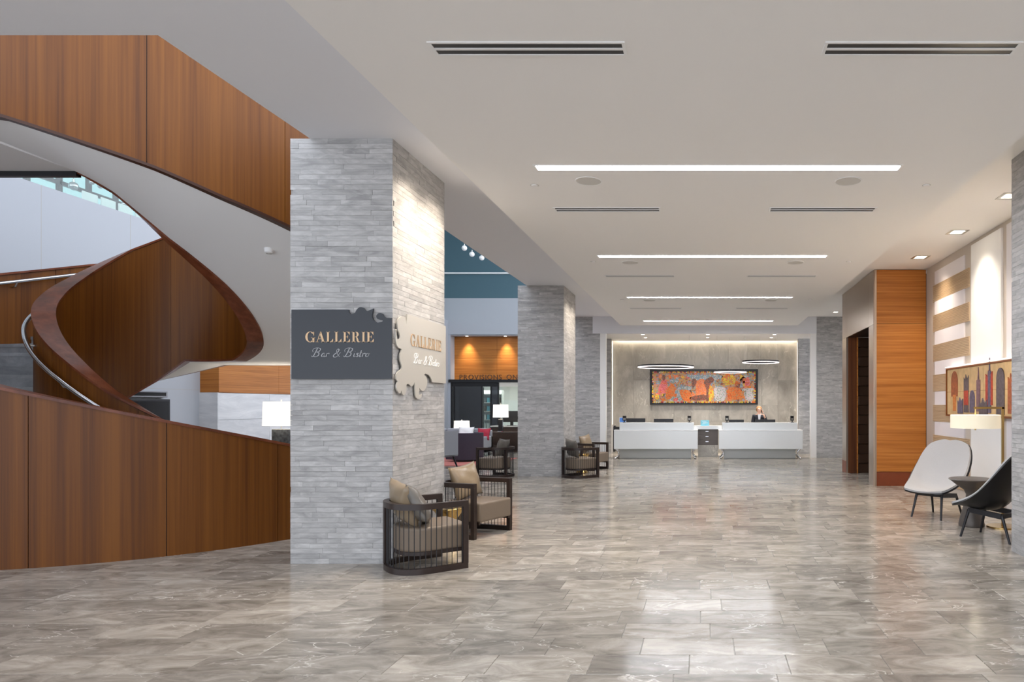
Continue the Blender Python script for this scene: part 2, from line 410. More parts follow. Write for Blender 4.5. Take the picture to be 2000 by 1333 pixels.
for i, (x0, x1) in enumerate(((-3.45, -3.01), (3.12, 3.6))):
    pl = thing('stone_pilaster', ('slim stone pilaster at the left end of the reception niche', 'slim stone pilaster at the right end of the reception niche')[i], 'pilaster', ((x0+x1)/2, 22.4, 0))
    MB().box(x0, x1, 22.32, 22.5, 0, ZN).build('core', M['joint'], pl, True)
    mb = MB()
    for b in strip_face('x', 22.32, x0, x1, 0, ZN, -1, 55, (.25, .6)): mb.box(*b)
    mb.build('stone_cladding', M['strip'], pl, True)['kind'] = 'stuff'

# ---------------------------------------------------------------- ceiling fixtures
ordw = ['nearest', 'second nearest', 'third nearest', 'farthest']
for i, y in enumerate((2.6, 6.65, 10.6, 14.64, 18.72)):
    lb = 'ceiling light strip above the camera, outside the picture' if i == 0 else 'long recessed ceiling light strip, %s of the four in view' % ordw[i-1]
    t = thing('ceiling_light', lb, 'ceiling light', (.145, y, ZC), group='recessed ceiling light strips')
    MB().box(-1.765, 1.765, -.06, .06, -.003, .03).build('diffuser', M['light'], t)
    fr = MB()
    for a in ((-1.785, -1.765, -.08, .08), (1.765, 1.785, -.08, .08), (-1.765, 1.765, -.08, -.06), (-1.765, 1.765, .06, .08)): fr.box(*a, -.006, .02)
    fr.build('frame', M['paint'], t)
for i, y in enumerate((4.43, 8.07, 12.23, 16.3)):
    for sd, x in (('left', -1.13), ('right', 1.41)):
        t = thing('slot_diffuser', '%s twin-slot air diffuser in the ceiling, %s row' % (sd, ordw[i]), 'air vent', (x, y, ZC), group='ceiling slot diffusers')
        fr = MB()
        for a in ((-.63, -.61, -.085, .085), (.61, .63, -.085, .085), (-.61, .61, -.085, -.068), (-.61, .61, .068, .085), (-.61, .61, -.012, .012)): fr.box(*a, -.007, .02)
        fr.build('frame', M['white'], t)
        for yy in (-.04, .04): MB().box(-.61, .61, yy-.03, yy+.03, -.002, .02).build('slot', M['black'], t)
for i, y in enumerate((7.05, 11.07, 15.07)):
    for sd, x in (('left', -1.18), ('right', 1.5)):
        t = thing('ceiling_speaker', '%s round ceiling speaker behind the %s light strip' % (sd, ordw[i]), 'speaker', (x, y, ZC), group='round ceiling speakers')
        MB().lathe([(0, -.004), (.128, -.004), (.128, .01)], n=36).build('grille', M['speaker'], t)
        MB().lathe([(.128, .01), (.128, -.006), (.138, -.006), (.14, .01)], n=36).build('rim', M['white'], t)
for i, y in enumerate((7.18, 11.0, 14.95)):
    for sd, x in (('left', -1.77), ('right', 2.35)):
        t = thing('sprinkler', '%s small sprinkler cap in the ceiling beyond the %s light strip' % (sd, ordw[i]), 'sprinkler', (x, y, ZC), group='sprinkler caps')
        MB().lathe([(0, -.012), (.03, -.012), (.035, -.004), (.035, .0)], n=18).build('cap', M['white'], t)
        MB().lathe([(.035, -.003), (.045, -.003), (.045, .002)], n=18).build('rim', M['speaker'], t)
def downlight(label, x, y, z, power, target, square=True, s=.11, col=(1, .86, .7), size=75):
    t = thing('downlight', label, 'downlight', (x, y, z), group='recessed downlights')
    if square:
        fr = MB()
        for a in ((-s, s, -s, -s*.8), (-s, s, s*.8, s), (-s, -s*.8, -s*.8, s*.8), (s*.8, s, -s*.8, s*.8)): fr.box(*a, -.006, .02)
        fr.build('frame', M['steel'], t)
        MB().box(-s*.6, s*.6, -s*.6, s*.6, -.004, .02).build('lamp', M['ledwarm'], t)
        MB().box(-s*.8, s*.8, -s*.8, s*.8, -.002, .01).build('reflector', M['white'], t)
    else:
        MB().lathe([(s*.7, .01), (s*.7, -.006), (s, -.006), (s, .01)], n=24).build('rim', M['white'], t)
        MB().lathe([(0, -.003), (s*.7, -.003), (s*.7, .01)], n=24).build('lamp', M['ledwarm'], t)
    if power: spot('downlight_beam', (x, y, z-.03), target, power, col, size, 1.0, .12, t)
for i, y in enumerate((8.77, 10.6, 12.4)):
    downlight('square gimbal downlight over the right seating wall, %s' % ('nearest, beside the column', 'middle one', 'nearest the timber portal')[i], 3.95, y, ZS, 110, (4.2, y+.05, .2), s=.14, size=110)
downlight('small square downlight left of the far right stone column', 3.83, 19.7, ZS, 50, (3.9, 19.9, 0), s=.09)
k = 0
for y, row in ((21.0, 'front'), (22.0, 'rear')):
    for x, nm in ((-1.85, 'left'), (.15, 'middle'), (2.2, 'right')):
        downlight('round downlight in the reception niche, %s row, %s' % (row, nm), x, y, ZN, 230, (x, y+.5, 0), False, .07, (1, .92, .82))
# hidden wall washers between the dropped panel and the columns on the left
for i, y in enumerate((7.25, 7.9, 15.75, 16.4)):
    downlight('wall washer downlight beside the %s column, %s lamp' % (('signed', 'signed', 'middle', 'middle')[i], ('front', 'rear')[i % 2]), -2.62, y, ZS, (110, 110, 60, 60)[i], (-3.1, y, .6), False, .06, (1, .85, .68), 120)
# ================================================================ SPIRAL STAIRCASE
CS = (-7.67, 9.6); RI0, RI1, RO0, RO1 = 1.05, 1.25, 2.97, 3.1
stair = thing('spiral_staircase', 'curved sapele timber staircase with white underside, sweeping up at the left', 'staircase', (CS[0], CS[1], 0))
gtop = lerp_tab([(-26, 1.10), (-28, 1.14), (-52, 1.47), (-74, 1.78), (-96, 2.16), (-116, 2.48), (-135, 2.79), (-156, 3.05), (-179, 3.37), (-195, 3.62), (-215, 3.94), (-238, 4.21), (-245, 4.26), (-295, 4.3), (-310, 4.5), (-437, 6.15), (-470, 6.15)])
ibot = lerp_tab([(-120, .35), (-150, .8), (-180, 1.25), (-211, 1.71), (-231, 1.99), (-250, 2.31), (-292, 2.32), (-307, 2.42), (-330, 2.58), (-349, 2.82), (-361, 3.0), (-376, 3.24), (-391, 3.48), (-406, 3.73), (-418, 3.97), (-431, 4.23), (-448, 4.46), (-470, 4.46)])
obot = lerp_tab([(-130, .5), (-150, .85), (-180, 1.3), (-211, 1.75), (-231, 2.02), (-250, 2.33), (-292, 2.34), (-307, 2.6), (-388, 3.75), (-401, 3.93), (-412, 4.12), (-423, 4.27), (-434, 4.43), (-448, 4.46), (-470, 4.46)])
def ths(a, b, step=2.5):
    n = max(2, int(abs(b-a)/step)); return [a+(b-a)*i/n for i in range(n+1)]
def panels(name, r0, r1, cuts, zb, zt, m, gap=.12):
    for a, b in zip(cuts, cuts[1:]):
        MB().arc(CS, r0, r1, ths(a-gap/2, b+gap/2), lambda t: (zb(t), zb(t)), lambda t: (zt(t), zt(t)), ).build(name, m, stair, True, True)
    MB().arc(CS, r0+.03, r1-.03, ths(cuts[0], cuts[-1]), lambda t: (zb(t)+.02,)*2, lambda t: (zt(t)-.005,)*2).build(name.replace('panel', 'core'), M['woodlip'], stair, True, True)
# outer guard, lower flight (stands on the floor), then the raised back part and the upper flight
panels('outer_guard_panel', RO0, RO1, [-26, -30.5, -50, -70, -90, -110, -130], lambda t: 0.0, lambda t: gtop(t)-.03, M['wood'])
panels('outer_guard_panel', RO0, RO1, [-130, -160, -190, -206, -222, -245, -270, -295, -320, -345, -365, -389, -413, -437, -450], obot, lambda t: gtop(t)-.03, M['wood'])
panels('inner_guard_panel', RI0, RI1, [-26, -60, -105, -150, -195, -240, -285, -330, -375, -420, -450], lambda t: 0.0 if t > -118 else ibot(t), lambda t: gtop(t)-.035, M['wood'])
# caps and lower lips
for r0, r1, nm, m in ((RO0-.03, RO1+.012, 'outer_guard_cap', M['woodcap']), (RI0-.012, RI1+.02, 'inner_guard_cap', M['woodcap'])):
    MB().arc(CS, r0, r1, ths(-26, -450, 2.0), lambda t: (gtop(t)-.03,)*2, lambda t: (gtop(t),)*2).build(nm, m, stair, True, True)
MB().arc(CS, RO0+.03, RO1+.004, ths(-305, -450, 2.0), lambda t: (obot(t)-.03,)*2, lambda t: (obot(t),)*2).build('outer_lower_lip', M['woodlip'], stair, True, True)
MB().arc(CS, RI0-.006, RI1+.006, ths(-180, -450, 2.0), lambda t: (ibot(t)-.03,)*2, lambda t: (ibot(t),)*2).build('inner_lower_lip', M['woodcap'], stair, True, True)
# white underside (landing and flights)
MB().arc(CS, RI1, RO0, ths(-150, -448, 2.0), lambda t: (ibot(t)+.0, obot(t)+.0), lambda t: (ibot(t)+.12, obot(t)+.12)).build('underside', M['paint'], stair, True, True)
# treads
nose = lambda t: gtop(t)-1.2
steps = []
t = -26.0; z = 0.0
while t > -245:
    steps.append(t)
    z += .1667
    while t > -246 and nose(t) < z: t -= .25
prev = steps[0]; z = 0
for i in range(len(steps)-1):
    z = .1667*(i+1); a, b = steps[i]+.2, steps[i+1]-1.2
    MB().arc(CS, RI1, RO0, ths(a, b, 3), lambda t: (z-.045,)*2, lambda t: (z,)*2).build('tread', M['tread'], stair, True, False)
    MB().arc(CS, RI1, RO0, ths(steps[i], steps[i]-.6, 3), lambda t: (max(0, z-.1667),)*2, lambda t: (z-.045,)*2).build('riser', M['tread'], stair, True, False)
zl = .1667*len(steps)
MB().arc(CS, RI1, RO0, ths(steps[-1], -292, 3), lambda t: (zl-.06,)*2, lambda t: (zl,)*2).build('landing', M['tread'], stair, True, False)
nu = 11
for i in range(nu):
    z = zl + (5.0-zl)*(i+1)/nu; a = -292-i*13.2; b = a-13.6
    MB().arc(CS, RI1, RO0, ths(a, b, 4), lambda t: (z-.045,)*2, lambda t: (z,)*2).build('tread', M['tread'], stair, True, False)
    MB().arc(CS, RI1, RO0, ths(a, a-.6, 3), lambda t: (z-(5.0-zl)/nu,)*2, lambda t: (z-.045,)*2).build('riser', M['tread'], stair, True, False)
# handrails
def rail(name, r, off, a, b, step, brk):
    pts = []
    for t in ths(a, b, 3):
        q = math.radians(t); pts.append((CS[0]+r*math.cos(q), CS[1]+r*math.sin(q), gtop(t)+off))
    h = MB().tube(pts, .026, 10).build(name, M['chrome'], stair, True, True)
    for t in brk:
        q = math.radians(t); zz = gtop(t)+off; rg = RI1 if r < 2 else RO0
        mb = MB().tube([(CS[0]+r*math.cos(q), CS[1]+r*math.sin(q), zz-.02), (CS[0]+(r+rg)/2*math.cos(q), CS[1]+(r+rg)/2*math.sin(q), zz-.075), (CS[0]+rg*math.cos(q), CS[1]+rg*math.sin(q), zz-.08)], .012, 6)
        o = mb.build('rail_bracket', M['steel'], h, False, True); o.location = (0, 0, 0)
rail('handrail', RI1+.085, -.245, -40, -235, 3, (-60, -95, -128, -170, -205))
rail('handrail', RO0-.085, -.15, -60, -240, 3, (-90, -125, -160, -196, -225))
# top landing joining the upper floor
MB().box(-11.2, CS[0], 6.5, 8.35, 4.46, 5.0).build('upper_landing', M['paint'], stair, True)
MB().box(-11.2, CS[0]+.02, 8.33, 8.4, 4.40, 4.47).build('dark_edge_trim', M['blackmetal'], stair, True)
MB().box(-11.2, CS[0], 6.5, 6.62, 5.0, 6.15).build('outer_guard_panel', M['wood'], stair, True)
MB().box(-11.2, CS[0], 4.96, 6.5, 4.46, 5.0).build('upper_landing', M['paint'], stair, True)

sd = thing('smoke_detector', 'small round detector on the white underside of the stair', 'detector', (-5.5, 8.65, 3.55))
MB().lathe([(0, -.03), (.03, -.028), (.05, -.012), (.055, .05)], n=20).build('housing', M['white'], sd, smooth=True)
MB().lathe([(.03, -.029), (.034, -.029), (.034, -.02)], n=20).build('vent_ring', M['speaker'], sd)
# ================================================================ ATRIUM BEYOND
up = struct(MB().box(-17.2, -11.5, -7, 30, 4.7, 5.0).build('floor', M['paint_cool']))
gl = thing('glass_balustrade', 'frameless green glass balustrade on top of the white atrium wall', 'balustrade', (-11.35, 12, 5.33))
for i in range(9):
    y0 = 4.0 + i*1.55
    if i == 5: y0 = 11.75
    MB().box(-11.36, -11.345, 4.65+i*1.485, 4.65+(i+1)*1.485-.014, 5.33, 6.4).build('glass_pane', M['glass'], gl, True)
MB().box(-11.38, -11.325, 4.65, 18.0, 5.33, 5.36).build('base_channel', M['steel'], gl, True)
wf = struct(MB().box(-17.2, -17.06, -7, 30, 5.0, 5.3).build('window_1', M['blackmetal']))
for i in range(28):
    y = 8.5 + i*.87
    box('mullion', M['blackmetal'], -17.14, -17.04, y, y+.1, 5.0, 9.5, wf)
for z in (7.46, 8.6, 9.4): box('transom', M['blackmetal'], -17.12, -17.03, 6, 30, z, z+.1, wf)
for i in range(27):
    y = 8.6+i*.87; box('pane', M['glassteal'], -17.1, -17.09, y, y+.77, 5.3, 9.4, wf)
# white chairs' backs, upper cafe level pendants
def globe(label, x, y, z, r, ztop, m=None):
    t = thing('globe_pendant', label, 'pendant lamp', (x, y, z), group='atrium globe pendants')
    prof = [(0, -r)] + [(r*math.sin(math.pi*k/12), -r*math.cos(math.pi*k/12)) for k in range(1, 12)] + [(0, r)]
    MB().lathe(prof, n=18).build('globe', m or M['chrome'], t, smooth=True)
    MB().lathe([(.02, r*.97), (.02, r+.06), (.006, r+.07)], n=10).build('cap', M['steel'], t)
    MB().tube([(0, 0, r+.05), (0, 0, ztop-z)], .004, 5).build('cord', M['blackmetal'], t)
for lb, x, y, z, r in (('mirrored globe pendant seen above the glass balustrade, largest', -13, 14.1, 6.13, .085), ('mirrored globe pendant beside the dark upper edge, leftmost', -13, 13.3, 6.35, .07), ('mirrored globe pendant over the balustrade, upper of a close pair', -13.2, 14.75, 6.42, .05), ('mirrored globe pendant over the balustrade, lower of a close pair', -13.2, 14.95, 6.40, .05), ('mirrored globe pendant near the point where the balustrade meets the stair', -13, 15.35, 6.12, .07)):
    globe(lb, x, y, z, r, 9.5)
for lb, x, y, z in (('globe pendant before the teal wall, highest of three', -9.0, 25.75, 7.53), ('globe pendant before the teal wall, middle of three', -8.9, 26.3, 7.42), ('globe pendant before the teal wall, lowest of three', -8.75, 27.0, 7.43)):
    globe(lb, x, y, z, .1, 9.6, M['white'])
for i in range(7):
    t = thing('cafe_chair', 'white cafe chair behind the upper glass balustrade, %s from the left' % ('first', 'second', 'third', 'fourth', 'fifth', 'sixth', 'seventh')[i], 'chair', (-12.4, 13.6+i*.42, 5.0), group='white upper level chairs')
    MB().box(-.2, .2, -.18, .18, .42, .46).build('seat', M['white'], t)
    MB().box(.17, .2, -.17, .17, .46, .83).build('backrest', M['white'], t, bev=.01)
    for sx in (-1, 1):
        for sy in (-1, 1): MB().bar((sx*.17, sy*.15, 0), (sx*.15, sy*.14, .42), .025).build('leg', M['steel'], t)
rf = struct(MB().box(-18, -11.2, 4, 30.2, 9.5, 9.7).box(-11.2, -8.4, 4, 25, 9.5, 9.7).box(-11.2, -3.4, 25, 30.2, 9.5, 9.7).build('ceiling', M['paint']))  # solid strip beside the left wall added to keep sky light off it
for y in range(7, 25, 3): box('skylight_beam', M['white'], -11.2, -3.96, y, y+.2, 9.4, 9.7, rf)
# far atrium wall with the shop front
FW = 30.0
far = struct(MB().box(-18, -3.4, FW, FW+.2, 6.3, 12).build('wall_far', M['teal']))
box('ledge', M['white'], -17.2, -3.4, FW-.12, FW, 7.36, 7.42, far)
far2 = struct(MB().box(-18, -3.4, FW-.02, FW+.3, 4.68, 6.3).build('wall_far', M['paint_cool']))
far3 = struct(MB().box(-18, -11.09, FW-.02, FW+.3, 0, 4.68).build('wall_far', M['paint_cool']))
box('return_wall', M['paint_cool'], -11.3, -11.09, FW+.3, FW+.7, 0, 4.7, far3)
far4 = struct(MB().box(-11.09, -3.4, FW+.5, FW+.7, 2.73, 4.68).build('wall_far', M['joint']))
for i in range(4):
    for j in range(2):
        box('timber_panel', M['woodx'], -11.09+i*1.9, -11.09+(i+1)*1.9-.006, FW+.47, FW+.5, 2.73+j*.98, 2.73+(j+1)*.98-.006, far4)
struct(MB().box(-11.09, -3.4, FW-.02, FW+.7, 4.66, 4.7).build('ceiling', M['paint_cool']))
for i, x in enumerate((-10.45, -8.75)):
    downlight('round downlight above the shop timber fascia, %s' % ('left', 'right')[i], x, FW+.22, 4.66, 150, (x, FW+.5, 2.7), False, .09, (1, .8, .6), 70)
# ---------------------------------------------------------------- shop front
shop = thing('storefront', 'black framed glass shop front under the timber fascia', 'shop front', (-9, FW, 0))
MB().box(-11.15, -3.4, FW-.1, FW+.5, 2.6, 2.73).build('lintel', M['black'], shop, True)
MB().box(-11.0, -9.0, FW-.02, FW+.1, 2.42, 2.6).build('blind_box', M['black'], shop, True)
for x in (-11.05, -10.95, -9.72, -9.32, -9.0): MB().box(x-.03, x+.03, FW, FW+.08, 0, 2.6).build('frame_post', M['black'], shop, True)
for x0, x1 in ((-10.92, -9.75), (-9.29, -9.03)): MB().box(x0, x1, FW+.03, FW+.045, 0, 2.42).build('dark_pane', M['glassdark'], shop, True)
for x0, x1 in ((-9.69, -9.35), (-8.97, -7.2), (-7.17, -5.4)): MB().box(x0, x1, FW+.03, FW+.045, 0, 2.42).build('glass_pane', M['glass'], shop, True)
MB().box(-10.9, -9.8, FW+.5, FW+.56, 0, 2.4).build('door', M['black'], shop, True)
# shop interior
struct(MB().box(-11.3, -3.4, 34, 34.2, 0, 2.8).build('wall_far', M['white']))
struct(MB().box(-11.3, -11.1, FW+.3, 34, 0, 2.8).build('wall_far', M['white']))
cs = struct(MB().box(-11.3, -3.4, FW+.7, 34.2, 2.72, 2.85).build('ceiling', M['paint']))
for i, x in enumerate((-9.6, -7.4)):
    t = thing('shop_light', 'square ceiling light panel inside the shop, %s' % ('left', 'right')[i], 'ceiling light', (x, 32, 2.72))
    MB().box(-.5, .5, -.5, .5, -.02, 0).build('frame', M['white'], t); MB().box(-.47, .47, -.47, .47, -.025, -.02).build('diffuser', M['shoplight'], t)
sh = thing('shop_shelf', 'tall lit shelving unit of packets seen through the shop door', 'shelf', (-9.85, 32, 0))
for z in (.1, .5, .9, 1.3, 1.7, 2.1): MB().box(-.45, .45, -.18, .18, z, z+.03).build('shelf_board', M['white'], sh)
for x in (-.47, .45): MB().box(x, x+.02, -.18, .18, 0, 2.3).build('side_panel', M['white'], sh)
MB().box(-.45, .45, .18, .2, 0, 2.3).build('back_panel', M['white'], sh)
pc = [M['red'], M['white'], M['cyan'], M['leather'], M['black'], M['greyfab']]
pkm = [MB().box(-.06, .06, -.07, .07, 0, .2).box(-.05, .05, -.06, .06, .2, .23).mesh('packet', m) for m in pc]
for zi, z in enumerate((.53, .93, 1.33, 1.73)):
    for k in range(5):
        o = link('packet', random.choice(pkm)); o.location = (-10.2+k*.17, 31.95, z)
        tag(o, '%s packet on the %s shelf of the shop' % (('first', 'second', 'third', 'fourth', 'fifth')[k], ('lowest', 'second', 'third', 'top')[zi]), 'packet', 'shop packets')
# standing letters
M['bronze_dark'] = mat('dark_bronze_letters', (96, 70, 56), .4, .5)
sg = thing('shop_sign', 'standing metal letters PROVISIONS ON above the black shop lintel', 'sign', (-10.7, FW-.05, 2.73))
x = 0.0
for ch in 'PROVISIONS ON':
    if ch == ' ': x += .17; continue
    c = bpy.data.curves.new('letter', 'FONT'); c.body = ch; c.size = .3; c.extrude = .02
    o = bpy.data.objects.new('letter_source', c); COL.objects.link(o); bpy.context.view_layer.update()
    me = bpy.data.meshes.new_from_object(o.evaluated_get(bpy.context.evaluated_depsgraph_get())); me.name = 'letter'
    bpy.data.objects.remove(o); me.materials.clear(); me.materials.append(M['bronze_dark'])
    w = max(v.co.x for v in me.vertices)
    l = link('letter', me, sg); l.location = (x, 0, 0); l.rotation_euler = (math.pi/2, 0, 0); x += w+.035

# ================================================================ RESTAURANT SIGNS ON THE COLUMN
F_OUT = [(-4.127,2.559),(-3.554,2.559),(-3.552,2.533),(-3.528,2.515),(-3.493,2.525),(-3.475,2.556),(-3.452,2.579),(-3.429,2.585),(-3.406,2.576),(-3.385,2.553),(-3.36,2.547),(-3.304,2.57),(-3.316,2.527),(-3.318,2.49),(-3.302,2.452),(-3.261,2.429),(-3.215,2.439),(-3.207,2.456),(-3.238,2.458),(-3.267,2.469),(-3.276,2.495),(-3.261,2.518),(-3.238,2.525),(-3.215,2.516),(-3.198,2.49),(-3.169,2.475),(-3.122,2.474),(-3.122,1.864),(-4.127,1.864)]
R_OUT = [(7.159,2.556),(8.231,2.553),(8.231,1.861),(7.819,1.863),(7.786,1.904),(7.72,1.94),(7.625,1.953),(7.584,1.939),(7.656,1.911),(7.679,1.86),(7.64,1.795),(7.577,1.761),(7.5,1.766),(7.461,1.79),(7.47,1.765),(7.449,1.733),(7.479,1.709),(7.528,1.726),(7.516,1.69),(7.455,1.668),(7.38,1.682),(7.351,1.738),(7.342,1.849),(7.322,1.824),(7.264,1.8),(7.207,1.82),(7.165,1.825),(7.137,1.806),(7.137,1.752),(7.096,1.709),(7.042,1.714),(7.018,1.755),(7.002,1.725),(6.962,1.725),(6.91,1.764),(6.91,1.811),(6.936,1.841),(6.897,1.869),(6.91,1.916),(6.962,1.948),(7.015,1.968),(7.028,2.004),(6.988,2.061),(6.988,2.12),(7.028,2.176),(6.949,2.188),(6.9,2.228),(6.886,2.296),(6.893,2.362),(6.91,2.371),(6.905,2.334),(6.915,2.289),(6.949,2.264),(6.988,2.291),(6.975,2.331),(6.936,2.374),(6.928,2.443),(6.962,2.488),(7.042,2.519),(7.11,2.513),(7.132,2.48),(7.137,2.444)]
def smooth_poly(P, sharp):
    out = []; n = len(P)
    for i in range(n):
        a, b = P[i], P[(i+1) % n]
        out.append(a)
        if i in sharp or (i+1) % n in sharp: continue
        p0, p3 = P[i-1], P[(i+2) % n]
        for t in (1/3, 2/3):
            f = lambda k: .5*((2*a[k]) + (-p0[k]+b[k])*t + (2*p0[k]-5*a[k]+4*b[k]-p3[k])*t*t + (-p0[k]+3*a[k]-3*b[k]+p3[k])*t**3)
            out.append((f(0), f(1)))
    return out
# Didone capitals, unit height; each glyph is a list of polygons in (x, y)
def ell(cx, cy, rx, ry, a0, a1, n=18): return [(cx+rx*math.cos(math.radians(a0+(a1-a0)*i/n)), cy+ry*math.sin(math.radians(a0+(a1-a0)*i/n))) for i in range(n+1)]
def rect(x0, x1, y0, y1): return [(x0, y0), (x1, y0), (x1, y1), (x0, y1)]
SF, TK = .045, .2
def stem(x): return [rect(x-TK/2, x+TK/2, 0, 1), rect(x-.19, x+.19, 0, SF), rect(x-.19, x+.19, 1-SF, 1)]
def tri(a, b, c): return [a, b, c]
GL = {
 'I': (.42, stem(.21)),
 'L': (.78, stem(.21) + [rect(.2, .72, 0, SF), tri((.74, 0), (.74, .34), (.5, .03))]),
 'E': (.82, stem(.21) + [rect(.2, .74, 0, SF), tri((.76, 0), (.76, .33), (.52, .03)), rect(.2, .7, 1-SF, 1), tri((.72, 1), (.72, .69), (.5, .97)), rect(.3, .52, .49, .53), tri((.54, .34), (.54, .68), (.44, .51))]),
 'A': (.96, [[(.1, 0), (.16, 0), (.5, .9), (.46, 1)], [(.44, 1), (.56, 1), (.9, 0), (.66, 0), (.42, .76)], rect(0, .27, 0, SF), rect(.56, .98, 0, SF), rect(.22, .68, .3, .345)]),
 'R': (.94, stem(.21) + [ell(.44, .745, .31, .255, 90, -90) + ell(.44, .745, .1, .215, -90, 90), rect(.22, .44, .49, .53), rect(.22, .44, 1-SF, 1), [(.5, .5), (.62, .46), (.7, .3), (.74, .1), (.82, .04), (.92, .06), (.93, .02), (.8, -.01), (.66, .0), (.55, .12), (.52, .34), (.46, .48)]]),
 'G': (1.0, [ell(.5, .5, .5, .515, 42, 318, 30) + ell(.5, .5, .27, .475, 318, 42, 30), rect(.74, .94, .0, .44), rect(.6, 1.02, .4, .44), [(.87, .62), (.91, .62), (.91, 1.0), (.87, 1.0), (.8, .84)]]),
}
SCR = {  # italic script strokes (x, y) with cap height about 1
 'B': (1.05, [[(.42, .98), (.3, .5), (.16, .1), (.02, .02), (-.06, .14)], [(.02, .55), (-.08, .78), (.1, .98), (.5, 1.02), (.78, .9), (.7, .64), (.4, .54), (.68, .46), (.74, .22), (.54, .04), (.3, .02), (.2, .1)]]),
 'a': (.5, [[(.34, .36), (.2, .42), (.04, .24), (.08, .05), (.22, .04), (.33, .2), (.35, .4)], [(.35, .4), (.33, .1), (.4, .02), (.5, .1)]]),
 'r': (.4, [[(.02, .3), (.1, .4), (.09, .2), (.07, .01)], [(.09, .24), (.2, .4), (.3, .41), (.35, .34)]]),
 'i': (.28, [[(.08, .4), (.06, .1), (.13, .02), (.24, .1)], [(.1, .56), (.11, .6)]]),
 's': (.36, [[(.3, .36), (.18, .43), (.07, .33), (.2, .22), (.27, .1), (.14, .01), (.0, .08)]]),
 't': (.33, [[(.14, .75), (.1, .1), (.17, .02), (.28, .1)], [(.0, .44), (.28, .46)]]),
 'o': (.44, [[(.2, .42), (.06, .32), (.05, .1), (.2, .02), (.34, .12), (.34, .32), (.2, .42), (.3, .34), (.46, .38)]]),
 '&': (.8, [[(.78, .02), (.55, .2), (.3, .58), (.28, .8), (.42, .9), (.52, .74), (.4, .52), (.12, .3), (.04, .1), (.2, -.04), (.45, .04), (.65, .3), (.7, .44), (.8, .46)]]),
}
def ribbon(mb, pts, w, to3):
    out = []; n = len(pts)
    for i in range(n-1):
        p0, a, b, p3 = pts[max(i-1, 0)], pts[i], pts[i+1], pts[min(i+2, n-1)]
        for s in range(6):
            t = s/6; f = lambda k: .5*((2*a[k]) + (-p0[k]+b[k])*t + (2*p0[k]-5*a[k]+4*b[k]-p3[k])*t*t + (-p0[k]+3*a[k]-3*b[k]+p3[k])*t**3)
            out.append((f(0), f(1)))
    out.append(pts[-1]); L, R = [], []
    for i, p in enumerate(out):
        q0, q1 = out[max(i-1, 0)], out[min(i+1, len(out)-1)]; dx, dy = q1[0]-q0[0], q1[1]-q0[1]; d = math.hypot(dx, dy) or 1
        ww = w*(1.5 if dy < -abs(dx)*.6 else .8)
        L.append((p[0]-dy/d*ww, p[1]+dx/d*ww)); R.append((p[0]+dy/d*ww, p[1]-dx/d*ww))
    for i in range(len(out)-1): mb.prism([L[i], L[i+1], R[i+1], R[i]], lambda q: to3(q, 0), lambda q: to3(q, 1))
def sign_text(root, org, ux, out, hs, gold, silver):
    """org: lower left of the capitals; ux: reading direction; out: face normal; hs: scale"""
    org = Vector(org); ux = Vector(ux); out = Vector(out); up = Vector((0, 0, 1))
    x = 0; ch = .104*hs
    for c in 'GALLERIE':
        w, polys = GL[c]; mb = MB(); x0 = x
        for P in polys: mb.prism(P, lambda q: org + ux*(x0+q[0]*ch*.92) + up*(q[1]*ch), lambda q: org + ux*(x0+q[0]*ch*.92) + up*(q[1]*ch) + out*.004)
        mb.build('letter', gold, root, True); x += (w+.1)*ch*.92
    total = x; ch = .088*hs; x = 0; wtot = sum(SCR[c][0] if c != ' ' else .45 for c in 'Bar & Bistro')*ch
    x = (total-wtot)/2; o2 = org - up*(.148*hs)
    for c in 'Bar & Bistro':
        if c == ' ': x += .45*ch; continue
        w, sts = SCR[c]; mb = MB(); x0 = x
        for P in sts: ribbon(mb, P, .032, lambda q, k: o2 + ux*(x0+(q[0]+q[1]*.25)*ch) + up*(q[1]*ch) + out*(.0035*k))
        mb.build('letter', silver, root, True); x += w*ch
s1 = thing('restaurant_sign', 'dark slate GALLERIE Bar & Bistro sign on the front of the column', 'sign', (-3.62, 6.84, 1.86), group='restaurant signs')
MB().prism(smooth_poly(F_OUT, {0, 1, 11, 16, 17, 26, 27, 28}), lambda p: (p[0], 6.845, p[1]), lambda p: (p[0], 6.866, p[1])).build('panel', M['slate'], s1, True)
MB().box(-4.1, -3.15, 6.866, 6.882, 1.9, 2.4).build('back_batten', M['black'], s1, True)
sign_text(s1, (-3.985, 6.845, 2.233), (1, 0, 0), (0, -1, 0), 1.0, M['gold'], M['silver'])
s2 = thing('restaurant_sign', 'slate GALLERIE Bar & Bistro sign, sheen painted in pale, with scrolled edge on the side of the column', 'sign', (-3.1, 7.6, 1.7), group='restaurant signs')
MB().prism(smooth_poly(R_OUT, {0, 1, 2, 3, 22, 31, 44, 61, 49, 7, 13}), lambda p: (-3.1, p[0], p[1]), lambda p: (-3.112, p[0], p[1])).build('panel', [M['slate_sheen']], s2, True)
MB().box(-3.13, -3.112, 7.2, 8.2, 1.95, 2.5).build('back_batten', M['black'], s2, True)
sign_text(s2, (-3.1, 7.235, 2.233), (0, 1, 0), (1, 0, 0), 1.23, M['gold'], M['white'])
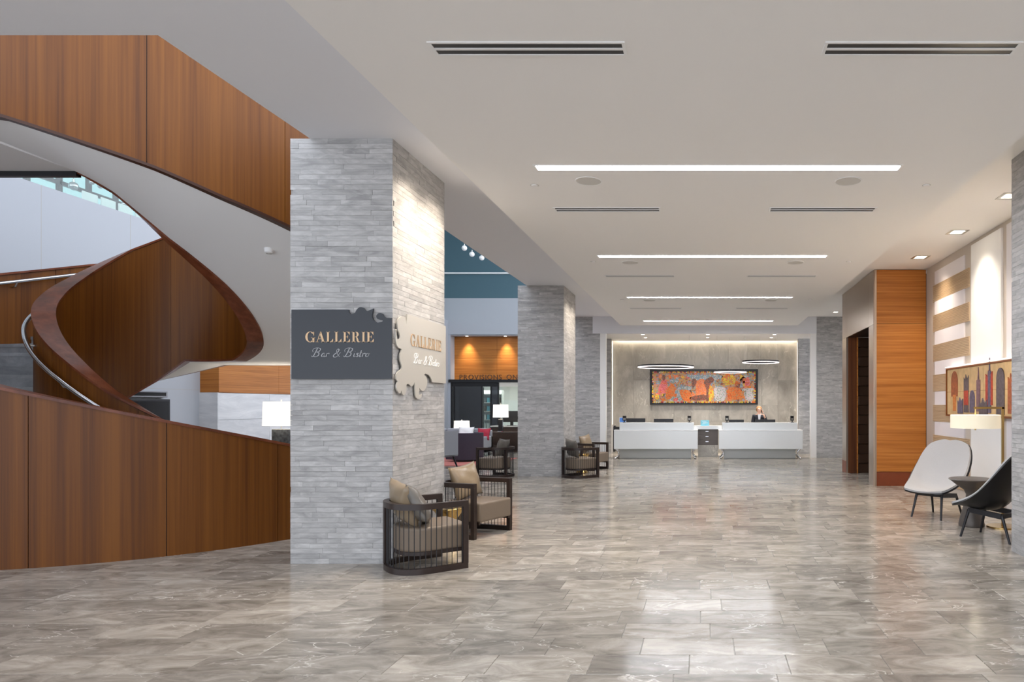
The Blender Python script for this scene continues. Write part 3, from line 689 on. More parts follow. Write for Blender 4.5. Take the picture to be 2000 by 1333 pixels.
# ================================================================ SLATTED ARMCHAIRS
def u_path(x1=.31, b=.34, a=.31, xc=-.01, n=22, e=2.5):
    P = [(x1, -b), (x1*.5+xc*.5, -b)]
    for i in range(n+1):
        t = -math.pi/2 - math.pi*i/n; c, s = math.cos(t), math.sin(t)
        P.append((xc + a*math.copysign(abs(c)**(2/e), c), b*math.copysign(abs(s)**(2/e), s)))
    P += [(x1*.5+xc*.5, b), (x1, b)]
    return P
def sweep(P, w, z0, z1, mb):
    n = len(P); vs = []
    for i, p in enumerate(P):
        q0, q1 = P[max(i-1, 0)], P[min(i+1, n-1)]; dx, dy = q1[0]-q0[0], q1[1]-q0[1]; d = math.hypot(dx, dy); nx, ny = -dy/d, dx/d
        for s, z in ((-1, z0), (1, z0), (1, z1), (-1, z1)): vs.append((p[0]+nx*s*w/2, p[1]+ny*s*w/2, z))
    fs = [(i*4+k, i*4+(k+1) % 4, i*4+4+(k+1) % 4, i*4+4+k) for i in range(n-1) for k in range(4)] + [(3, 2, 1, 0), tuple((n-1)*4+k for k in range(4))]
    return mb.add(vs, fs)
rod_me = MB().tube([(0, 0, .05), (0, 0, .62)], .0042, 5).mesh('rod', M['blackmetal'])
def make_armchair():
    t = thing('slatted_armchair', '', 'armchair')
    P = u_path()
    sweep(P, .05, 0, .055, MB()).build('bottom_rail', M['darkwood'], t, smooth=True)
    sweep(P, .055, .61, .665, MB()).build('top_rail', M['darkwood'], t, smooth=True)
    for s in (-1, 1):
        MB().box(.262, .312, s*.34-.026, s*.34+.026, .05, .615).build('front_post', M['darkwood'], t)
    MB().box(-.325, -.275, .13, .175, .05, .615).build('back_post', M['darkwood'], t)
    # rods, equally spaced along the curve
    L = [0]
    for a, b in zip(P, P[1:]): L.append(L[-1] + math.hypot(b[0]-a[0], b[1]-a[1]))
    nr = 34
    for k in range(1, nr):
        d = L[-1]*k/nr; i = max(j for j in range(len(L)-1) if L[j] <= d); f = (d-L[i])/(L[i+1]-L[i])
        o = link('rod', rod_me, t); o.location = (P[i][0]+(P[i+1][0]-P[i][0])*f, P[i][1]+(P[i+1][1]-P[i][1])*f, 0)
    U = u_path(.35, .295, .26, 0)
    sweep([(x*.93, y*.95) for x, y in U], .03, .165, .2, MB()).build('seat_frame', M['darkwood'], t)
    c = MB().prism(U, lambda p: (p[0], p[1], .195), lambda p: (p[0], p[1], .43)).build('seat_cushion', M['leather'], t, smooth=True)
    bm = bmesh.new(); bm.from_mesh(c.data)
    ed = [e for e in bm.edges if len(e.link_faces) == 2 and e.calc_face_angle(0) > .9]
    bmesh.ops.bevel(bm, geom=ed, offset=.028, segments=3, affect='EDGES', profile=.6); bm.to_mesh(c.data); bm.free()
    return t
def pillow_mesh(w, h, th, m, seed=0):
    rs = random.Random(seed); n = 14; mb = MB(); vs = []; fs = []
    ph = [rs.uniform(0, 6) for _ in range(6)]
    for side in (1, -1):
        for i in range(n+1):
            for j in range(n+1):
                u = i/n*2-1; v = j/n*2-1
                k = max(0, (1-abs(u)**2.6))*max(0, (1-abs(v)**2.6)); k = k**.55
                pin = 1 - .10*(1-v*v)*abs(u)**3; pin2 = 1 - .10*(1-u*u)*abs(v)**3
                wr = .12*math.sin(5*u+ph[0]+3*v)*math.sin(4*v+ph[1]) + .07*math.sin(9*u*v+ph[2])
                vs.append((side*(th/2*k*(1+wr)), u*w/2*pin, v*h/2*pin2))
    N = (n+1)*(n+1)
    for s in range(2):
        for i in range(n):
            for j in range(n):
                q = (s*N+i*(n+1)+j, s*N+(i+1)*(n+1)+j, s*N+(i+1)*(n+1)+j+1, s*N+i*(n+1)+j+1); fs.append(q if s == 0 else q[::-1])
    mb.add(vs, fs); me = mb.mesh('pillow', m, True)
    bm = bmesh.new(); bm.from_mesh(me); bmesh.ops.remove_doubles(bm, verts=bm.verts, dist=.0005); bmesh.ops.recalc_face_normals(bm, faces=bm.faces); bm.to_mesh(me); bm.free()
    return me
PIL = [pillow_mesh(.5, .44, .17, M['satin'], 3), pillow_mesh(.46, .42, .15, M['satin_grey'], 5)]
proto = make_armchair()
first = [True]
def armchair(x, y, deg, label, plabel, pm=(0, 1)):
    t = proto if first[0] else copy_tree(proto); first[0] = False
    t.location = (x, y, 0); t.rotation_euler = (0, 0, math.radians(deg)); tag(t, label, 'armchair', 'slatted wooden armchairs')
    for k, pi in enumerate(pm):
        o = link('throw_pillow', PIL[pi]); r = math.radians(deg)
        lx, ly = (-.17, .05) if (k == 0 and len(pm) > 1) else (-.14, .03) if k == 0 else (-.07, -.06)
        o.location = (x + lx*math.cos(r) - ly*math.sin(r), y + lx*math.sin(r) + ly*math.cos(r), .43+.215 if k == 0 else .43+.19)
        o.rotation_euler = (math.radians((6, -14)[k]), math.radians((-14, -26)[k]), r + math.radians((0, -16)[k]))
        tag(o, plabel[k], 'pillow', 'satin throw pillows')
armchair(-2.78, 6.78, 41.3, 'slatted dark wood tub armchair nearest the camera, side on', ('champagne satin pillow at the back of the nearest armchair', 'grey satin pillow leaning forward in the nearest armchair'))
armchair(-2.87, 8.53, -21, 'slatted dark wood tub armchair facing the hall beside the signed column', ('crumpled champagne satin pillow on the second armchair',), (0,))
armchair(-2.78, 15.23, 41.3, 'slatted tub armchair with its back to us, before the middle column', ('grey satin pillow in the back-turned armchair by the middle column',), (1,))
armchair(-2.80, 16.98, -21, 'slatted tub armchair nearest the reception desk, facing the hall', ('champagne satin pillow in the armchair nearest the reception desk',), (0,))
armchair(-4.62, 15.35, 165, 'slatted tub armchair left of the middle column, facing the lounge', ('grey satin pillow on the armchair left of the middle column',), (1,))
def drum(x, y, label):
    t = thing('drum_table', label, 'side table', (x, y, 0), group='brass drum side tables')
    MB().lathe([(0, 0), (.13, 0), (.14, .01), (.14, .02), (.1, .08), (.085, .2), (.1, .34), (.16, .42), (.16, .43)], n=32).build('pedestal', M['brass'], t, smooth=True)
    MB().lathe([(0, .43), (.175, .43), (.18, .437), (.18, .447), (.175, .455), (0, .455)], n=32).build('top', M['brass'], t, smooth=True)
drum(-2.85, 7.66, 'small brass drum table between the two armchairs at the signed column')
drum(-2.85, 16.1, 'small brass drum table between the two armchairs at the middle column')

# ================================================================ RIGHT SIDE
# timber and metal clad portal to the lifts
po = thing('lift_portal', 'tall honey timber and bronze portal leading to the lifts', 'portal', (3.38, 15, 0))
pw = MB().box(3.42, 4.42, 13.53, 13.9, .0, ZS-.01).build('core', M['darkwood'], po, True)
MB().box(3.42, 7, 13.9, 16.1, 3.2, ZS-.01).build('core', M['darkwood'], po, True)
MB().box(3.42, 7, 16.13, 16.53, 0, 3.2).build('core', M['darkwood'], po, True)
MB().box(4.42, 7, 13.6, 13.9, 0, 3.2).build('core', M['darkwood'], po, True)
MB().box(6.8, 7, 13.9, 16.1, 0, 3.2).build('core', M['darkwood'], po, True)
for z0, z1 in ((.285, 3.215), (3.222, ZS-.012)): MB().box(3.43, 4.41, 13.5, 13.53, z0, z1).build('timber_panel', M['woodx'], po, True)
MB().box(3.4, 4.41, 13.51, 13.53, 0, .28).build('plinth', M['plinth'], po, True)
MB().box(3.392, 3.432, 13.495, 13.532, 0, ZS-.012).build('corner_trim', M['bronze'], po, True)
for y0, y1, z0, z1 in ((13.53, 13.92, 0, 3.2), (13.92, 16.1, 3.2, ZS-.012), (13.53, 13.92, 3.206, ZS-.012), (16.1, 16.56, 0, 3.2), (16.1, 16.56, 3.206, ZS-.012)):
    MB().box(3.38, 3.42, y0+.003, y1-.003, z0, z1).build('bronze_panel', M['bronze'], po, True)
MB().box(3.375, 3.38, 16.12, 16.55, 0, .28).build('plinth', M['plinth'], po, True)
lin_ = wood('dark_sapele_lining', (70, 38, 18), (96, 54, 28), (118, 70, 36), (30, 30, .6), .4)
MB().box(3.42, 3.62, 16.09, 16.13, 0, 3.2).build('lining_panel', lin_, po, True)
MB().box(3.625, 3.65, 16.06, 16.13, 0, 3.2).build('lining_edge', M['woodx'], po, True)
dl = mat('dark_bronze_leaf', (74, 52, 38), .35, .4)
for i in range(14): MB().box(3.655, 4.6, 16.1-.012*(i % 2), 16.13, .0+i*.2285, .0+(i+1)*.2285-.006).build('horizontal_board', dl, po, True, bev=.02)
# wall covering: ribbed bands, smooth blocks and a tall white panel
lav = mat('pale_lavender_panel', (224, 220, 224), .55); tan = mat('tan_ribbed_panel', (200, 176, 146), .6)
for k in range(8):
    zt = 4.13-.568*k; zb = max(.1, zt-.25)
    if zt < .3: break
    MB().box(4.395, 4.43, 11.5, 12.95, zb, zt).build('smooth_panel', lav, wr, True)
    z1 = zb; z0 = max(.05, zb-.318)
    mb = MB().box(4.405, 4.43, 11.3, 13.06, z0+.002, z1-.002)
    n = int((z1-z0)/.0265)
    for i in range(n):
        zc = z0+.013+i*(z1-z0-.02)/max(1, n-1)
        mb.prism([(0, -.0075), (-.014, -.004), (-.014, .004), (0, .0075)], lambda p: (4.406+p[0], 11.3, zc+p[1]), lambda p: (4.406+p[0], 13.06, zc+p[1]))
    mb.build('ribbed_panel', tan, wr, True)
MB().box(4.385, 4.43, 10.05, 11.18, .05, 4.22).build('smooth_panel', M['white'], wr, True, bev=.01)
MB().box(4.40, 4.43, 8.0, 9.9, .05, 4.22).build('smooth_panel', lav, wr, True)
# skyline artwork
art = thing('skyline_artwork', 'wide copper framed artwork of coloured towers on the right wall', 'artwork', (4.36, 10.6, 1.43))
cream = mat('cream_ground', (204, 172, 124), .5, var=.12, bscale=9); cop = mat('copper_frame', (150, 96, 58), .35, .7)
MB().box(4.355, 4.385, 9.0, 12.15, 1.43, 2.23).build('backing', cop, art, True)
for a in ((9.0, 12.15, 1.41, 1.435), (9.0, 12.15, 2.225, 2.25), (12.14, 12.165, 1.41, 2.25)): MB().box(4.325, 4.385, *a).build('frame', cop, art, True)
MB().box(4.29, 4.37, 9.0, 12.1, 2.262, 2.275).build('picture_light', M['shade'], art, True)
for i in range(6):
    for j in range(2): MB().box(4.342, 4.358, 12.13-(i+1)*.52+.006, 12.13-i*.52-.003, 1.44+j*.394, 1.44+(j+1)*.394-.006).build('art_panel', cream, art, True)
tc = [mat('tower_paint', c, .5, var=.3, bscale=22) for c in ((150, 82, 48), (88, 78, 82), (172, 62, 44), (120, 90, 96), (92, 84, 104), (196, 120, 60))]
tk = [0]
def tower(y, w, z0, z1, top, m):
    tk[0] += .0009; xf = 4.3365-tk[0]
    P = [(-w/2, z0), (w/2, z0), (w/2, z1)]
    if top == 'r': P = [(-w/2, z0), (w/2, z0)] + [(w/2*math.cos(a), z1-w/2+w/2*math.sin(a)*1.2) for a in [math.pi*k/10 for k in range(11)]]
    elif top == 's': P += [(w*.2, z1), (w*.08, z1+.12), (-.0, z1+.2), (-w*.08, z1+.12), (-w*.2, z1), (-w/2, z1)]
    elif top == 'z': P += [(w*.25, z1-.05), (w*.1, z1+.05), (-w*.2, z1-.03), (-w/2, z1+.03)]
    else: P += [(-w/2, z1)]
    MB().prism(P, lambda p: (xf, y+p[0], p[1]), lambda p: (4.345, y+p[0], p[1])).build('painted_tower', m, art, True)
for a in ((11.78, .3, 1.75, 2.16, 'r', tc[0]), (11.78, .14, 1.5, 1.78, 'f', tc[5]), (11.25, .2, 1.48, 2.06, 'z', tc[1]), (11.25, .19, 1.6, 1.84, 'f', tc[2]), (11.0, .2, 1.48, 1.82, 'r', tc[4]), (10.75, .14, 1.5, 2.0, 's', tc[3]), (10.35, .24, 1.6, 2.08, 'z', tc[2]), (10.33, .1, 1.48, 2.12, 's', tc[4]), (9.95, .26, 1.46, 2.12, 'r', tc[1]), (9.6, .2, 1.48, 2.0, 'z', tc[0]), (9.3, .22, 1.48, 2.05, 's', tc[2]), (11.5, .22, 1.46, 1.68, 'z', tc[4]), (10.55, .3, 1.46, 1.66, 'z', tc[1])): tower(*a)

# shell lounge chairs
def make_shell(inner):
    t = thing('shell_chair', '', 'lounge chair')
    cl = [(0, .43, .375), (.06, .38, .39), (.15, .28, .385), (.3, .12, .36), (.4, .03, .355), (.5, -.07, .385), (.58, -.14, .45), (.7, -.24, .60), (.82, -.32, .78), (.92, -.385, .95), (1, -.43, 1.09)]
    wd = [(0, .20), (.03, .28), (.1, .33), (.25, .375), (.4, .40), (.55, .42), (.7, .41), (.82, .385), (.92, .335), (.97, .28), (1, .20)]
    ds = [(0, .01), (.15, .05), (.3, .12), (.45, .19), (.6, .2), (.8, .14), (1, .06)]
    def it(T, v, k):
        for q, (a, b) in enumerate(zip(T, T[1:])):
            if v <= b[0]:
                f = (v-a[0])/(b[0]-a[0]); h = b[0]-a[0]
                m0 = (b[k]-T[max(q-1, 0)][k])/(b[0]-T[max(q-1, 0)][0]); n2 = T[min(q+2, len(T)-1)]; m1 = (n2[k]-a[k])/(n2[0]-a[0])
                return (2*f**3-3*f*f+1)*a[k]+(f**3-2*f*f+f)*h*m0+(-2*f**3+3*f*f)*b[k]+(f**3-f*f)*h*m1
        return T[-1][k]
    nu, nv = 16, 30
    def pos(u, v, sw):
        x, z = it(cl, v, 1), it(cl, v, 2); ex, ez = .40-.80*v, .39+.67*v**1.3
        k = .72*abs(u)**2.3; notch = -.02*max(0, 1-abs(u)*2.5)*max(0, (v-.9)/.1)
        return Vector((x+(ex-x)*k, u*it(wd, v, 1)*sw, z+(ez-z)*k+notch))
    def grid(off, sw):
        vs = []
        for j in range(nv+1):
            for i in range(nu+1):
                u = i/nu*2-1; v = j/nv; h = .03
                du = pos(min(1, u+h), v, sw)-pos(max(-1, u-h), v, sw); dv = pos(u, min(1, v+h), sw)-pos(u, max(0, v-h), sw)
                n = dv.cross(du).normalized()
                if n.z + n.x < 0: n = -n
                vs.append(pos(u, v, sw)+n*off)
        return vs
    def slab(o0, o1, sw):
        A = grid(o0, sw); B = grid(o1, sw); n = len(A); w = nu+1; fs = []
        for j in range(nv):
            for i in range(nu):
                q = (j*w+i, j*w+i+1, (j+1)*w+i+1, (j+1)*w+i); fs += [q, tuple(n+k for k in q[::-1])]
        for j in range(nv): fs += [(j*w, (j+1)*w, n+(j+1)*w, n+j*w), (j*w+nu, n+j*w+nu, n+(j+1)*w+nu, (j+1)*w+nu)]
        for i in range(nu): fs += [(i, n+i, n+i+1, i+1), (nv*w+i, nv*w+i+1, n+nv*w+i+1, n+nv*w+i)]
        return MB().add(A+B, fs)
    slab(-.022, 0, 1.0).build('outer_shell', M['black'], t, smooth=True)
    slab(0, .024, .985).build('inner_upholstery', inner, t, smooth=True)
    fr = MB().bar((.2, -.2, .335), (.2, .2, .335), .035, .05).bar((-.2, -.2, .30), (-.2, .2, .30), .035, .05)
    for s in (-1, 1): fr.bar((.2, s*.19, .335), (-.2, s*.19, .30), .035, .06)
    fr.build('seat_frame', M['blackmetal'], t)
    for sx, sy in ((1, 1), (1, -1), (-1, 1), (-1, -1)):
        MB().tube([(sx*.21, sy*.19, .335 if sx > 0 else .30), (sx*.3-(0 if sx > 0 else .02), sy*.225, 0)], [.02, .014], 8).build('leg', M['blackmetal'], t, smooth=True)
    return t
c1 = make_shell(M['fabric']); c1.location = (3.36, 9.82, 0); c1.rotation_euler = (0, 0, math.radians(-137))
tag(c1, 'light grey felt shell lounge chair beside the timber portal', 'lounge chair', 'shell lounge chairs')
c2 = copy_tree(c1); c2.location = (3.50, 8.22, 0); c2.rotation_euler = (0, 0, math.radians(128))
tag(c2, 'black backed shell lounge chair half hidden by the right column', 'lounge chair', 'shell lounge chairs')
tt = thing('side_table', 'dark hourglass side table between the two shell chairs', 'side table', (3.56, 9.05, 0))
tm = mat('dark_metal_table', (92, 86, 82), .4, .3)
MB().lathe([(0, 0), (.16, 0), (.165, .02), (.15, .1), (.075, .36), (.07, .42), (.1, .48), (.2, .55), (.285, .615)], n=40).build('stand', tm, tt, smooth=True)
MB().lathe([(0, .612), (.285, .612), (.292, .62), (.285, .628), (0, .628)], n=40).build('top', tm, tt, smooth=True)
# brass floor lamp
fl = thing('floor_lamp', 'brass floor lamp with a wide cream drum shade behind the shell chairs', 'floor lamp', (3.93, 8.95, 0))
MB().lathe([(0, 0), (.2, 0), (.2, .02), (.0, .025)], n=36).build('base', M['brass'], fl, smooth=True)
MB().box(-.014, .014, -.014, .014, .02, 1.575).build('pole', M['brass'], fl)
MB().box(-.38, .014, -.014, .014, 1.55, 1.578).build('arm', M['brass'], fl)
MB().tube([(-.36, 0, 1.565), (-.36, 0, 1.40)], .009, 8).build('stem', M['brass'], fl)
MB().lathe([(.31, 1.30), (.31, 1.473), (.304, 1.473), (.304, 1.30), (.31, 1.30)], (-.36, 0, 0), 40).build('shade', M['shade2'], fl, smooth=True)
MB().lathe([(0, 1.302), (.3, 1.302), (.3, 1.306), (0, 1.306)], (-.36, 0, 0), 40).build('diffuser', M['shade2'], fl)
MB().lathe([(0, 1.27), (.012, 1.275), (.012, 1.3)], (-.36, 0, 0), 10).build('finial', M['brass'], fl)
point('bulb', (3.57, 8.95, 1.39), 10, (1, .85, .62), .12, fl)
# ================================================================ RECEPTION
def desk(label, x0, x1, ux0, ux1, dark_side):
    t = thing('reception_desk', label, 'reception desk', ((x0+x1)/2, 20.3, 0), group='white reception desks')
    MB().box(x0, x1, 20.3, 20.36, .29, .84).build('front_panel', M['whitelac'], t, True, bev=.012)
    MB().box(x0+.02, x1-.02, 20.36, 20.95, .5, .8).build('body', M['whitelac'], t, True)
    MB().box(ux0, ux1, 20.36, 20.75, .84, 1.08).build('upper_ledge', M['whitelac'], t, True, bev=.008)
    MB().box(x0, x1, 20.3, 21.0, .84, .86).build('worktop', M['white'], t, True)
    MB().box(x0+.16, x1-.2, 20.42, 20.45, .02, .285).build('kick_panel', M['greyglass'], t, True)
    MB().box(x0+.16, x1-.2, 20.45, 20.9, .0, .28).build('base_box', M['greyglass'], t, True)
    for x, s in ((x0+.08, 1), (x1-.1, -1)):
        for y in (20.34, 20.92):
            pts = [(x-s*.02, y, .3), (x+s*.05, y, .22), (x+s*.06, y, .12), (x+s*.0, y, .05), (x-s*.05, y-.02, .012)]
            MB().tube(pts, [.035, .03, .024, .022, .028], 10).build('leg', M['chrome'], t, True, True)
    if dark_side: MB().box(x0-.045, x0-.01, 20.5, 21.0, .2, .86).build('side_panel', M['black'], t, True)
    return t
desk('long white lacquer reception desk, left of the drawer unit', -2.65, -.152, -2.49, -.27, True)
desk('long white lacquer reception desk, right of the drawer unit, with the receptionist', .47, 2.97, .58, 2.82, False)
du = thing('drawer_unit', 'dark three drawer unit with white top between the two desks', 'cabinet', (.16, 21.1, 0))
MB().box(-.155, .465, 21.05, 21.5, 0, .37).build('stone_plinth', M['slab'], du, True)
MB().box(-.155, .465, 21.05, 21.5, .37, .86).build('body', M['drawer'], du, True)
MB().box(-.27, .58, 20.98, 21.55, .86, .965).build('top', M['whitelac'], du, True)
for i in range(3):
    d = MB().box(-.15, .46, 21.035, 21.05, .385+i*.158, .535+i*.158).build('drawer', M['drawer'], du, True)
    h = MB().box(.08, .17, 21.015, 21.03, .47+i*.158, .488+i*.158).build('handle', M['chrome'], d)
co_ = thing('acrylic_notice', 'small cyan acrylic notice standing on the drawer unit', 'notice', (.06, 21.1, .965))
MB().box(-.13, .13, -.01, .0, 0, .17).build('panel', M['cyan'], co_, bev=.004); MB().box(-.13, .13, -.04, .05, 0, .008).build('foot', M['cyan'], co_)
for i, (a, b) in enumerate(((-.09, .05), (-.06, .09), (-.09, .02))): MB().box(a, b, -.013, -.01, .12-i*.035, .13-i*.035).build('print_line', M['white'], co_)
def monitor(x, w, ztop, label):
    t = thing('monitor', label, 'monitor', (x, 20.85, .86), group='desk monitors')
    MB().box(-w/2, w/2, -.02, .015, .1, ztop-.86).build('housing', M['blackmetal'], t, bev=.006)
    MB().box(-w/2+.02, w/2-.02, .015, .018, .12, ztop-.88).build('screen', M['screen'], t)
    MB().box(-.03, .03, -.05, -.02, 0, .25).build('neck', M['blackmetal'], t); MB().box(-.12, .12, -.06, .08, 0, .012).build('foot', M['blackmetal'], t)
monitor(-2.05, .58, 1.20, 'black monitor at the left end of the left desk')
monitor(-1.2, .6, 1.185, 'black monitor at the middle of the left desk'); monitor(1.02, .46, 1.16, 'black monitor at the left end of the right desk'); monitor(1.9, .62, 1.165, 'black monitor in front of the receptionist')
def terminal(x, label):
    t = thing('card_terminal', label, 'card terminal', (x, 20.5, 1.08), group='card terminals')
    MB().lathe([(0, 0), (.05, 0), (.05, .012), (.018, .02), (.018, .07)], n=16).build('stand', M['black'], t)
    o = MB().box(-.055, .055, -.02, .02, 0, .15).build('body', M['black'], t, bev=.008); o.location = (0, 0, .055); o.rotation_euler = (math.radians(-18), 0, 0)
    k = MB().box(-.04, .04, -.024, -.02, .09, .135).build('display', M['screen'], o)
    for i in range(3):
        for j in range(3): MB().box(-.034+i*.025, -.016+i*.025, -.026, -.02, .02+j*.02, .033+j*.02).build('key', M['steel'], o)
for x, l in ((-2.36, 'black card terminal at the left end of the left desk'), (-.41, 'black card terminal at the right end of the left desk'), (.72, 'black card terminal at the left end of the right desk'), (2.68, 'black card terminal at the right end of the right desk')): terminal(x, l)
ph = thing('desk_phone', 'black phone on the low shelf at the far left of the left desk', 'phone', (-2.62, 20.75, .86))
MB().prism([(-.1, 0), (.1, 0), (.1, .03), (-.1, .09)], lambda p: (-.09, p[0], p[1]), lambda p: (.09, p[0], p[1])).build('base', M['black'], ph); MB().box(-.085, -.035, -.1, .1, .08, .12).build('handset', M['black'], ph, bev=.012)
bs = thing('tablet', 'small tablet with a blue screen at the left end of the left desk', 'tablet', (-2.43, 20.65, 1.08))
MB().box(-.1, .1, 0, .015, 0, .15).build('body', M['white'], bs); MB().box(-.09, .09, -.003, 0, .01, .14).build('screen', M['blue'], bs)

# mosaic painting
pt = thing('mosaic_painting', 'large orange and pink mosaic picture in a black frame over the reception', 'painting', (.03, 23.15, 1.62))
MB().box(-1.83, 1.83, -.02, .05, 0, 1.2).build('frame_board', M['black'], pt)
for a in ((-1.83, 1.83, 0, .03), (-1.83, 1.83, 1.17, 1.2), (-1.83, -1.8, .03, 1.17), (1.8, 1.83, .03, 1.17)): MB().box(a[0], a[1], -.05, -.02, a[2], a[3]).build('frame', M['black'], pt)
def mosaic(name, cols, scale):
    m, nt, p = newmat(name); N = nt.nodes.new; L = nt.links.new
    g = N('ShaderNodeTexCoord'); v = N('ShaderNodeTexVoronoi'); v.inputs['Scale'].default_value = scale; L(g.outputs['Object'], v.inputs['Vector'])
    s = N('ShaderNodeSeparateColor'); L(v.outputs['Color'], s.inputs[0]); r = N('ShaderNodeValToRGB'); r.color_ramp.interpolation = 'CONSTANT'
    e = r.color_ramp.elements
    while len(e) < len(cols): e.new(len(e)/len(cols))
    for i, c in enumerate(cols): e[i].position = i/len(cols); e[i].color = lin(*c)
    L(s.outputs[0], r.inputs[0]); L(r.outputs[0], p.inputs['Base Color']); p.inputs['Roughness'].default_value = .35
    return m
OR, PK, BL, GR, YE, BR, WH, RD, TN = (232, 116, 30), (226, 112, 120), (128, 150, 172), (140, 152, 132), (222, 194, 40), (120, 66, 40), (206, 196, 194), (196, 60, 48), (196, 150, 90)
cv = MB().box(-1.72, 1.72, -.035, -.02, .09, 1.1).build('canvas', mosaic('mosaic_ground', [TN, GR, (214, 130, 70), (150, 96, 66), BL, (206, 130, 120), TN, (180, 160, 130)], 26), pt)
bd = MB(); rs = random.Random(4)
bcol = [mat('mosaic_border', c, .35) for c in (YE, WH, OR, (60, 50, 40), RD)]
for i in range(110):
    x = -1.73+3.46*i/109
    for z in (.085, 1.1): bd.box(x-.014, x+.014, -.042, -.03, z-rs.uniform(.015, .035), z+rs.uniform(.01, .03), rs.choice([0, 0, 1, 2, 3, 4]))
for i in range(34):
    z = .1+.99*i/33
    for x in (-1.73, 1.73): bd.box(x-rs.uniform(.012, .035), x+rs.uniform(.01, .03), -.042, -.03, z-.014, z+.014, rs.choice([0, 0, 1, 2, 3, 4]))
bo = bd.build('mosaic_border', bcol, pt); bo['kind'] = 'stuff'
mo = {k: mosaic('mosaic_'+k, c, 40) for k, c in {'orange': [OR, (240, 130, 40), (214, 96, 24), OR, TN], 'pink': [PK, (232, 130, 130), (206, 90, 92), OR], 'blue': [BL, (150, 170, 180), GR, WH], 'pale': [WH, (190, 200, 196), (210, 190, 200), GR], 'brown': [(140, 84, 56), (110, 70, 50), (170, 84, 60), (96, 70, 60)], 'yellow': [YE, (232, 210, 60), OR, TN], 'peach': [(232, 150, 96), (222, 130, 70), OR, (214, 110, 90)]}.items()}
def shape(pts, k, d):   # pts in fractions of the canvas
    P = [(-1.72+3.44*x, .09+1.01*(1-y)) for x, y in pts]
    P = smooth_poly(P, set())
    MB().prism(P, lambda p: (p[0], -.036-.002*d, p[1]), lambda p: (p[0], -.03, p[1])).build('mosaic_figure', mo[k], pt)
pk = list(mo)
for i in range(90):
    cx, cy = rs.uniform(.04, .96), rs.uniform(.08, .94); a, b = rs.uniform(.012, .03), rs.uniform(.04, .11); q = rs.uniform(0, 3); kk = rs.choice(['orange', 'orange', 'peach', 'pink', 'blue', 'pale', 'brown', 'yellow'])
    shape([(min(.99, max(.01, cx+a*math.cos(2*math.pi*j/7+q)*rs.uniform(.5, 1.2))), min(.98, max(.02, cy+b*math.sin(2*math.pi*j/7+q)*rs.uniform(.5, 1.2)))) for j in range(7)], kk, .5+.3*(i % 3))
shape([(.05, .62), (.07, .4), (.1, .22), (.13, .25), (.14, .45), (.145, .65), (.1, .72)], 'pink', 1)
shape([(.09, .12), (.115, .1), (.12, .24), (.1, .28)], 'brown', 2)
shape([(.15, .5), (.19, .38), (.22, .55), (.2, .8), (.15, .92), (.12, .8)], 'orange', 2)
shape([(.2, .7), (.24, .58), (.28, .75), (.27, .98), (.18, .98)], 'blue', 1)
shape([(.25, .5), (.36, .48), (.37, .6), (.26, .6)], 'blue', 2)
shape([(.26, .62), (.34, .6), (.38, .75), (.36, .95), (.3, .95)], 'orange', 3)
shape([(.35, .1), (.66, .1), (.66, .22), (.5, .3), (.37, .2)], 'blue', 1)
shape([(.38, .28), (.41, .22), (.43, .32), (.4, .52), (.385, .5)], 'brown', 3)
shape([(.43, .3), (.5, .24), (.53, .5), (.52, .85), (.44, .9), (.42, .6)], 'peach', 2)
shape([(.36, .85), (.5, .75), (.52, .9), (.42, .96)], 'brown', 3)
shape([(.5, .35), (.53, .22), (.58, .16), (.6, .3), (.56, .42), (.545, .7), (.55, .95), (.52, .95), (.525, .6)], 'brown', 4)
shape([(.55, .45), (.58, .5), (.6, .75), (.58, .95), (.545, .95)], 'yellow', 3)
shape([(.6, .55), (.68, .5), (.72, .6), (.7, .95), (.62, .95)], 'pale', 2)
shape([(.68, .12), (.8, .12), (.8, .4), (.7, .42)], 'yellow', 1)
shape([(.75, .5), (.86, .55), (.88, .7), (.9, .88), (.76, .92), (.73, .75)], 'orange', 3)
shape([(.855, .5), (.87, .3), (.885, .5)], 'blue', 3)
shape([(.9, .45), (.92, .2), (.94, .18), (.955, .42)], 'pink', 3)
shape([(.87, .56), (.98, .54), (.98, .62), (.88, .62)], 'pale', 3)
shape([(.9, .66), (.98, .66), (.98, .95), (.91, .92)], 'pale', 2)
shape([(.02, .78), (.05, .74), (.06, .88), (.03, .92)], 'yellow', 3)

# ring pendants
def ring(label, x, y, z, R, w=.06):
    t = thing('ring_pendant', label, 'pendant lamp', (x, y, z), group='ring pendant lamps')
    MB().lathe([(R-w, 0), (R, 0), (R, .045), (R-w, .045), (R-w, 0)], n=64).build('ring', M['blackmetal'], t, smooth=True)
    MB().lathe([(R-w*.92, -.02), (R-.004, -.02), (R-.004, 0), (R-w*.92, 0), (R-w*.92, -.02)], n=64).build('led_band', M['ringled'], t, smooth=True)
    for k in range(3):
        a = math.radians(90+120*k); MB().tube([((R-w/2)*math.cos(a), (R-w/2)*math.sin(a), .04), ((R-w/2)*math.cos(a), (R-w/2)*math.sin(a), ZN-z)], .003, 5).build('cable', M['steel'], t)
ring('largest ring pendant lamp, over the left reception desk', -1.18, 21.75, 2.82, .9)
ring('small ring pendant lamp hanging in front of the picture', .87, 21.75, 2.66, .52, .05)
ring('middle sized ring pendant lamp, highest, over the right desk', 1.84, 21.75, 2.97, .59, .05)

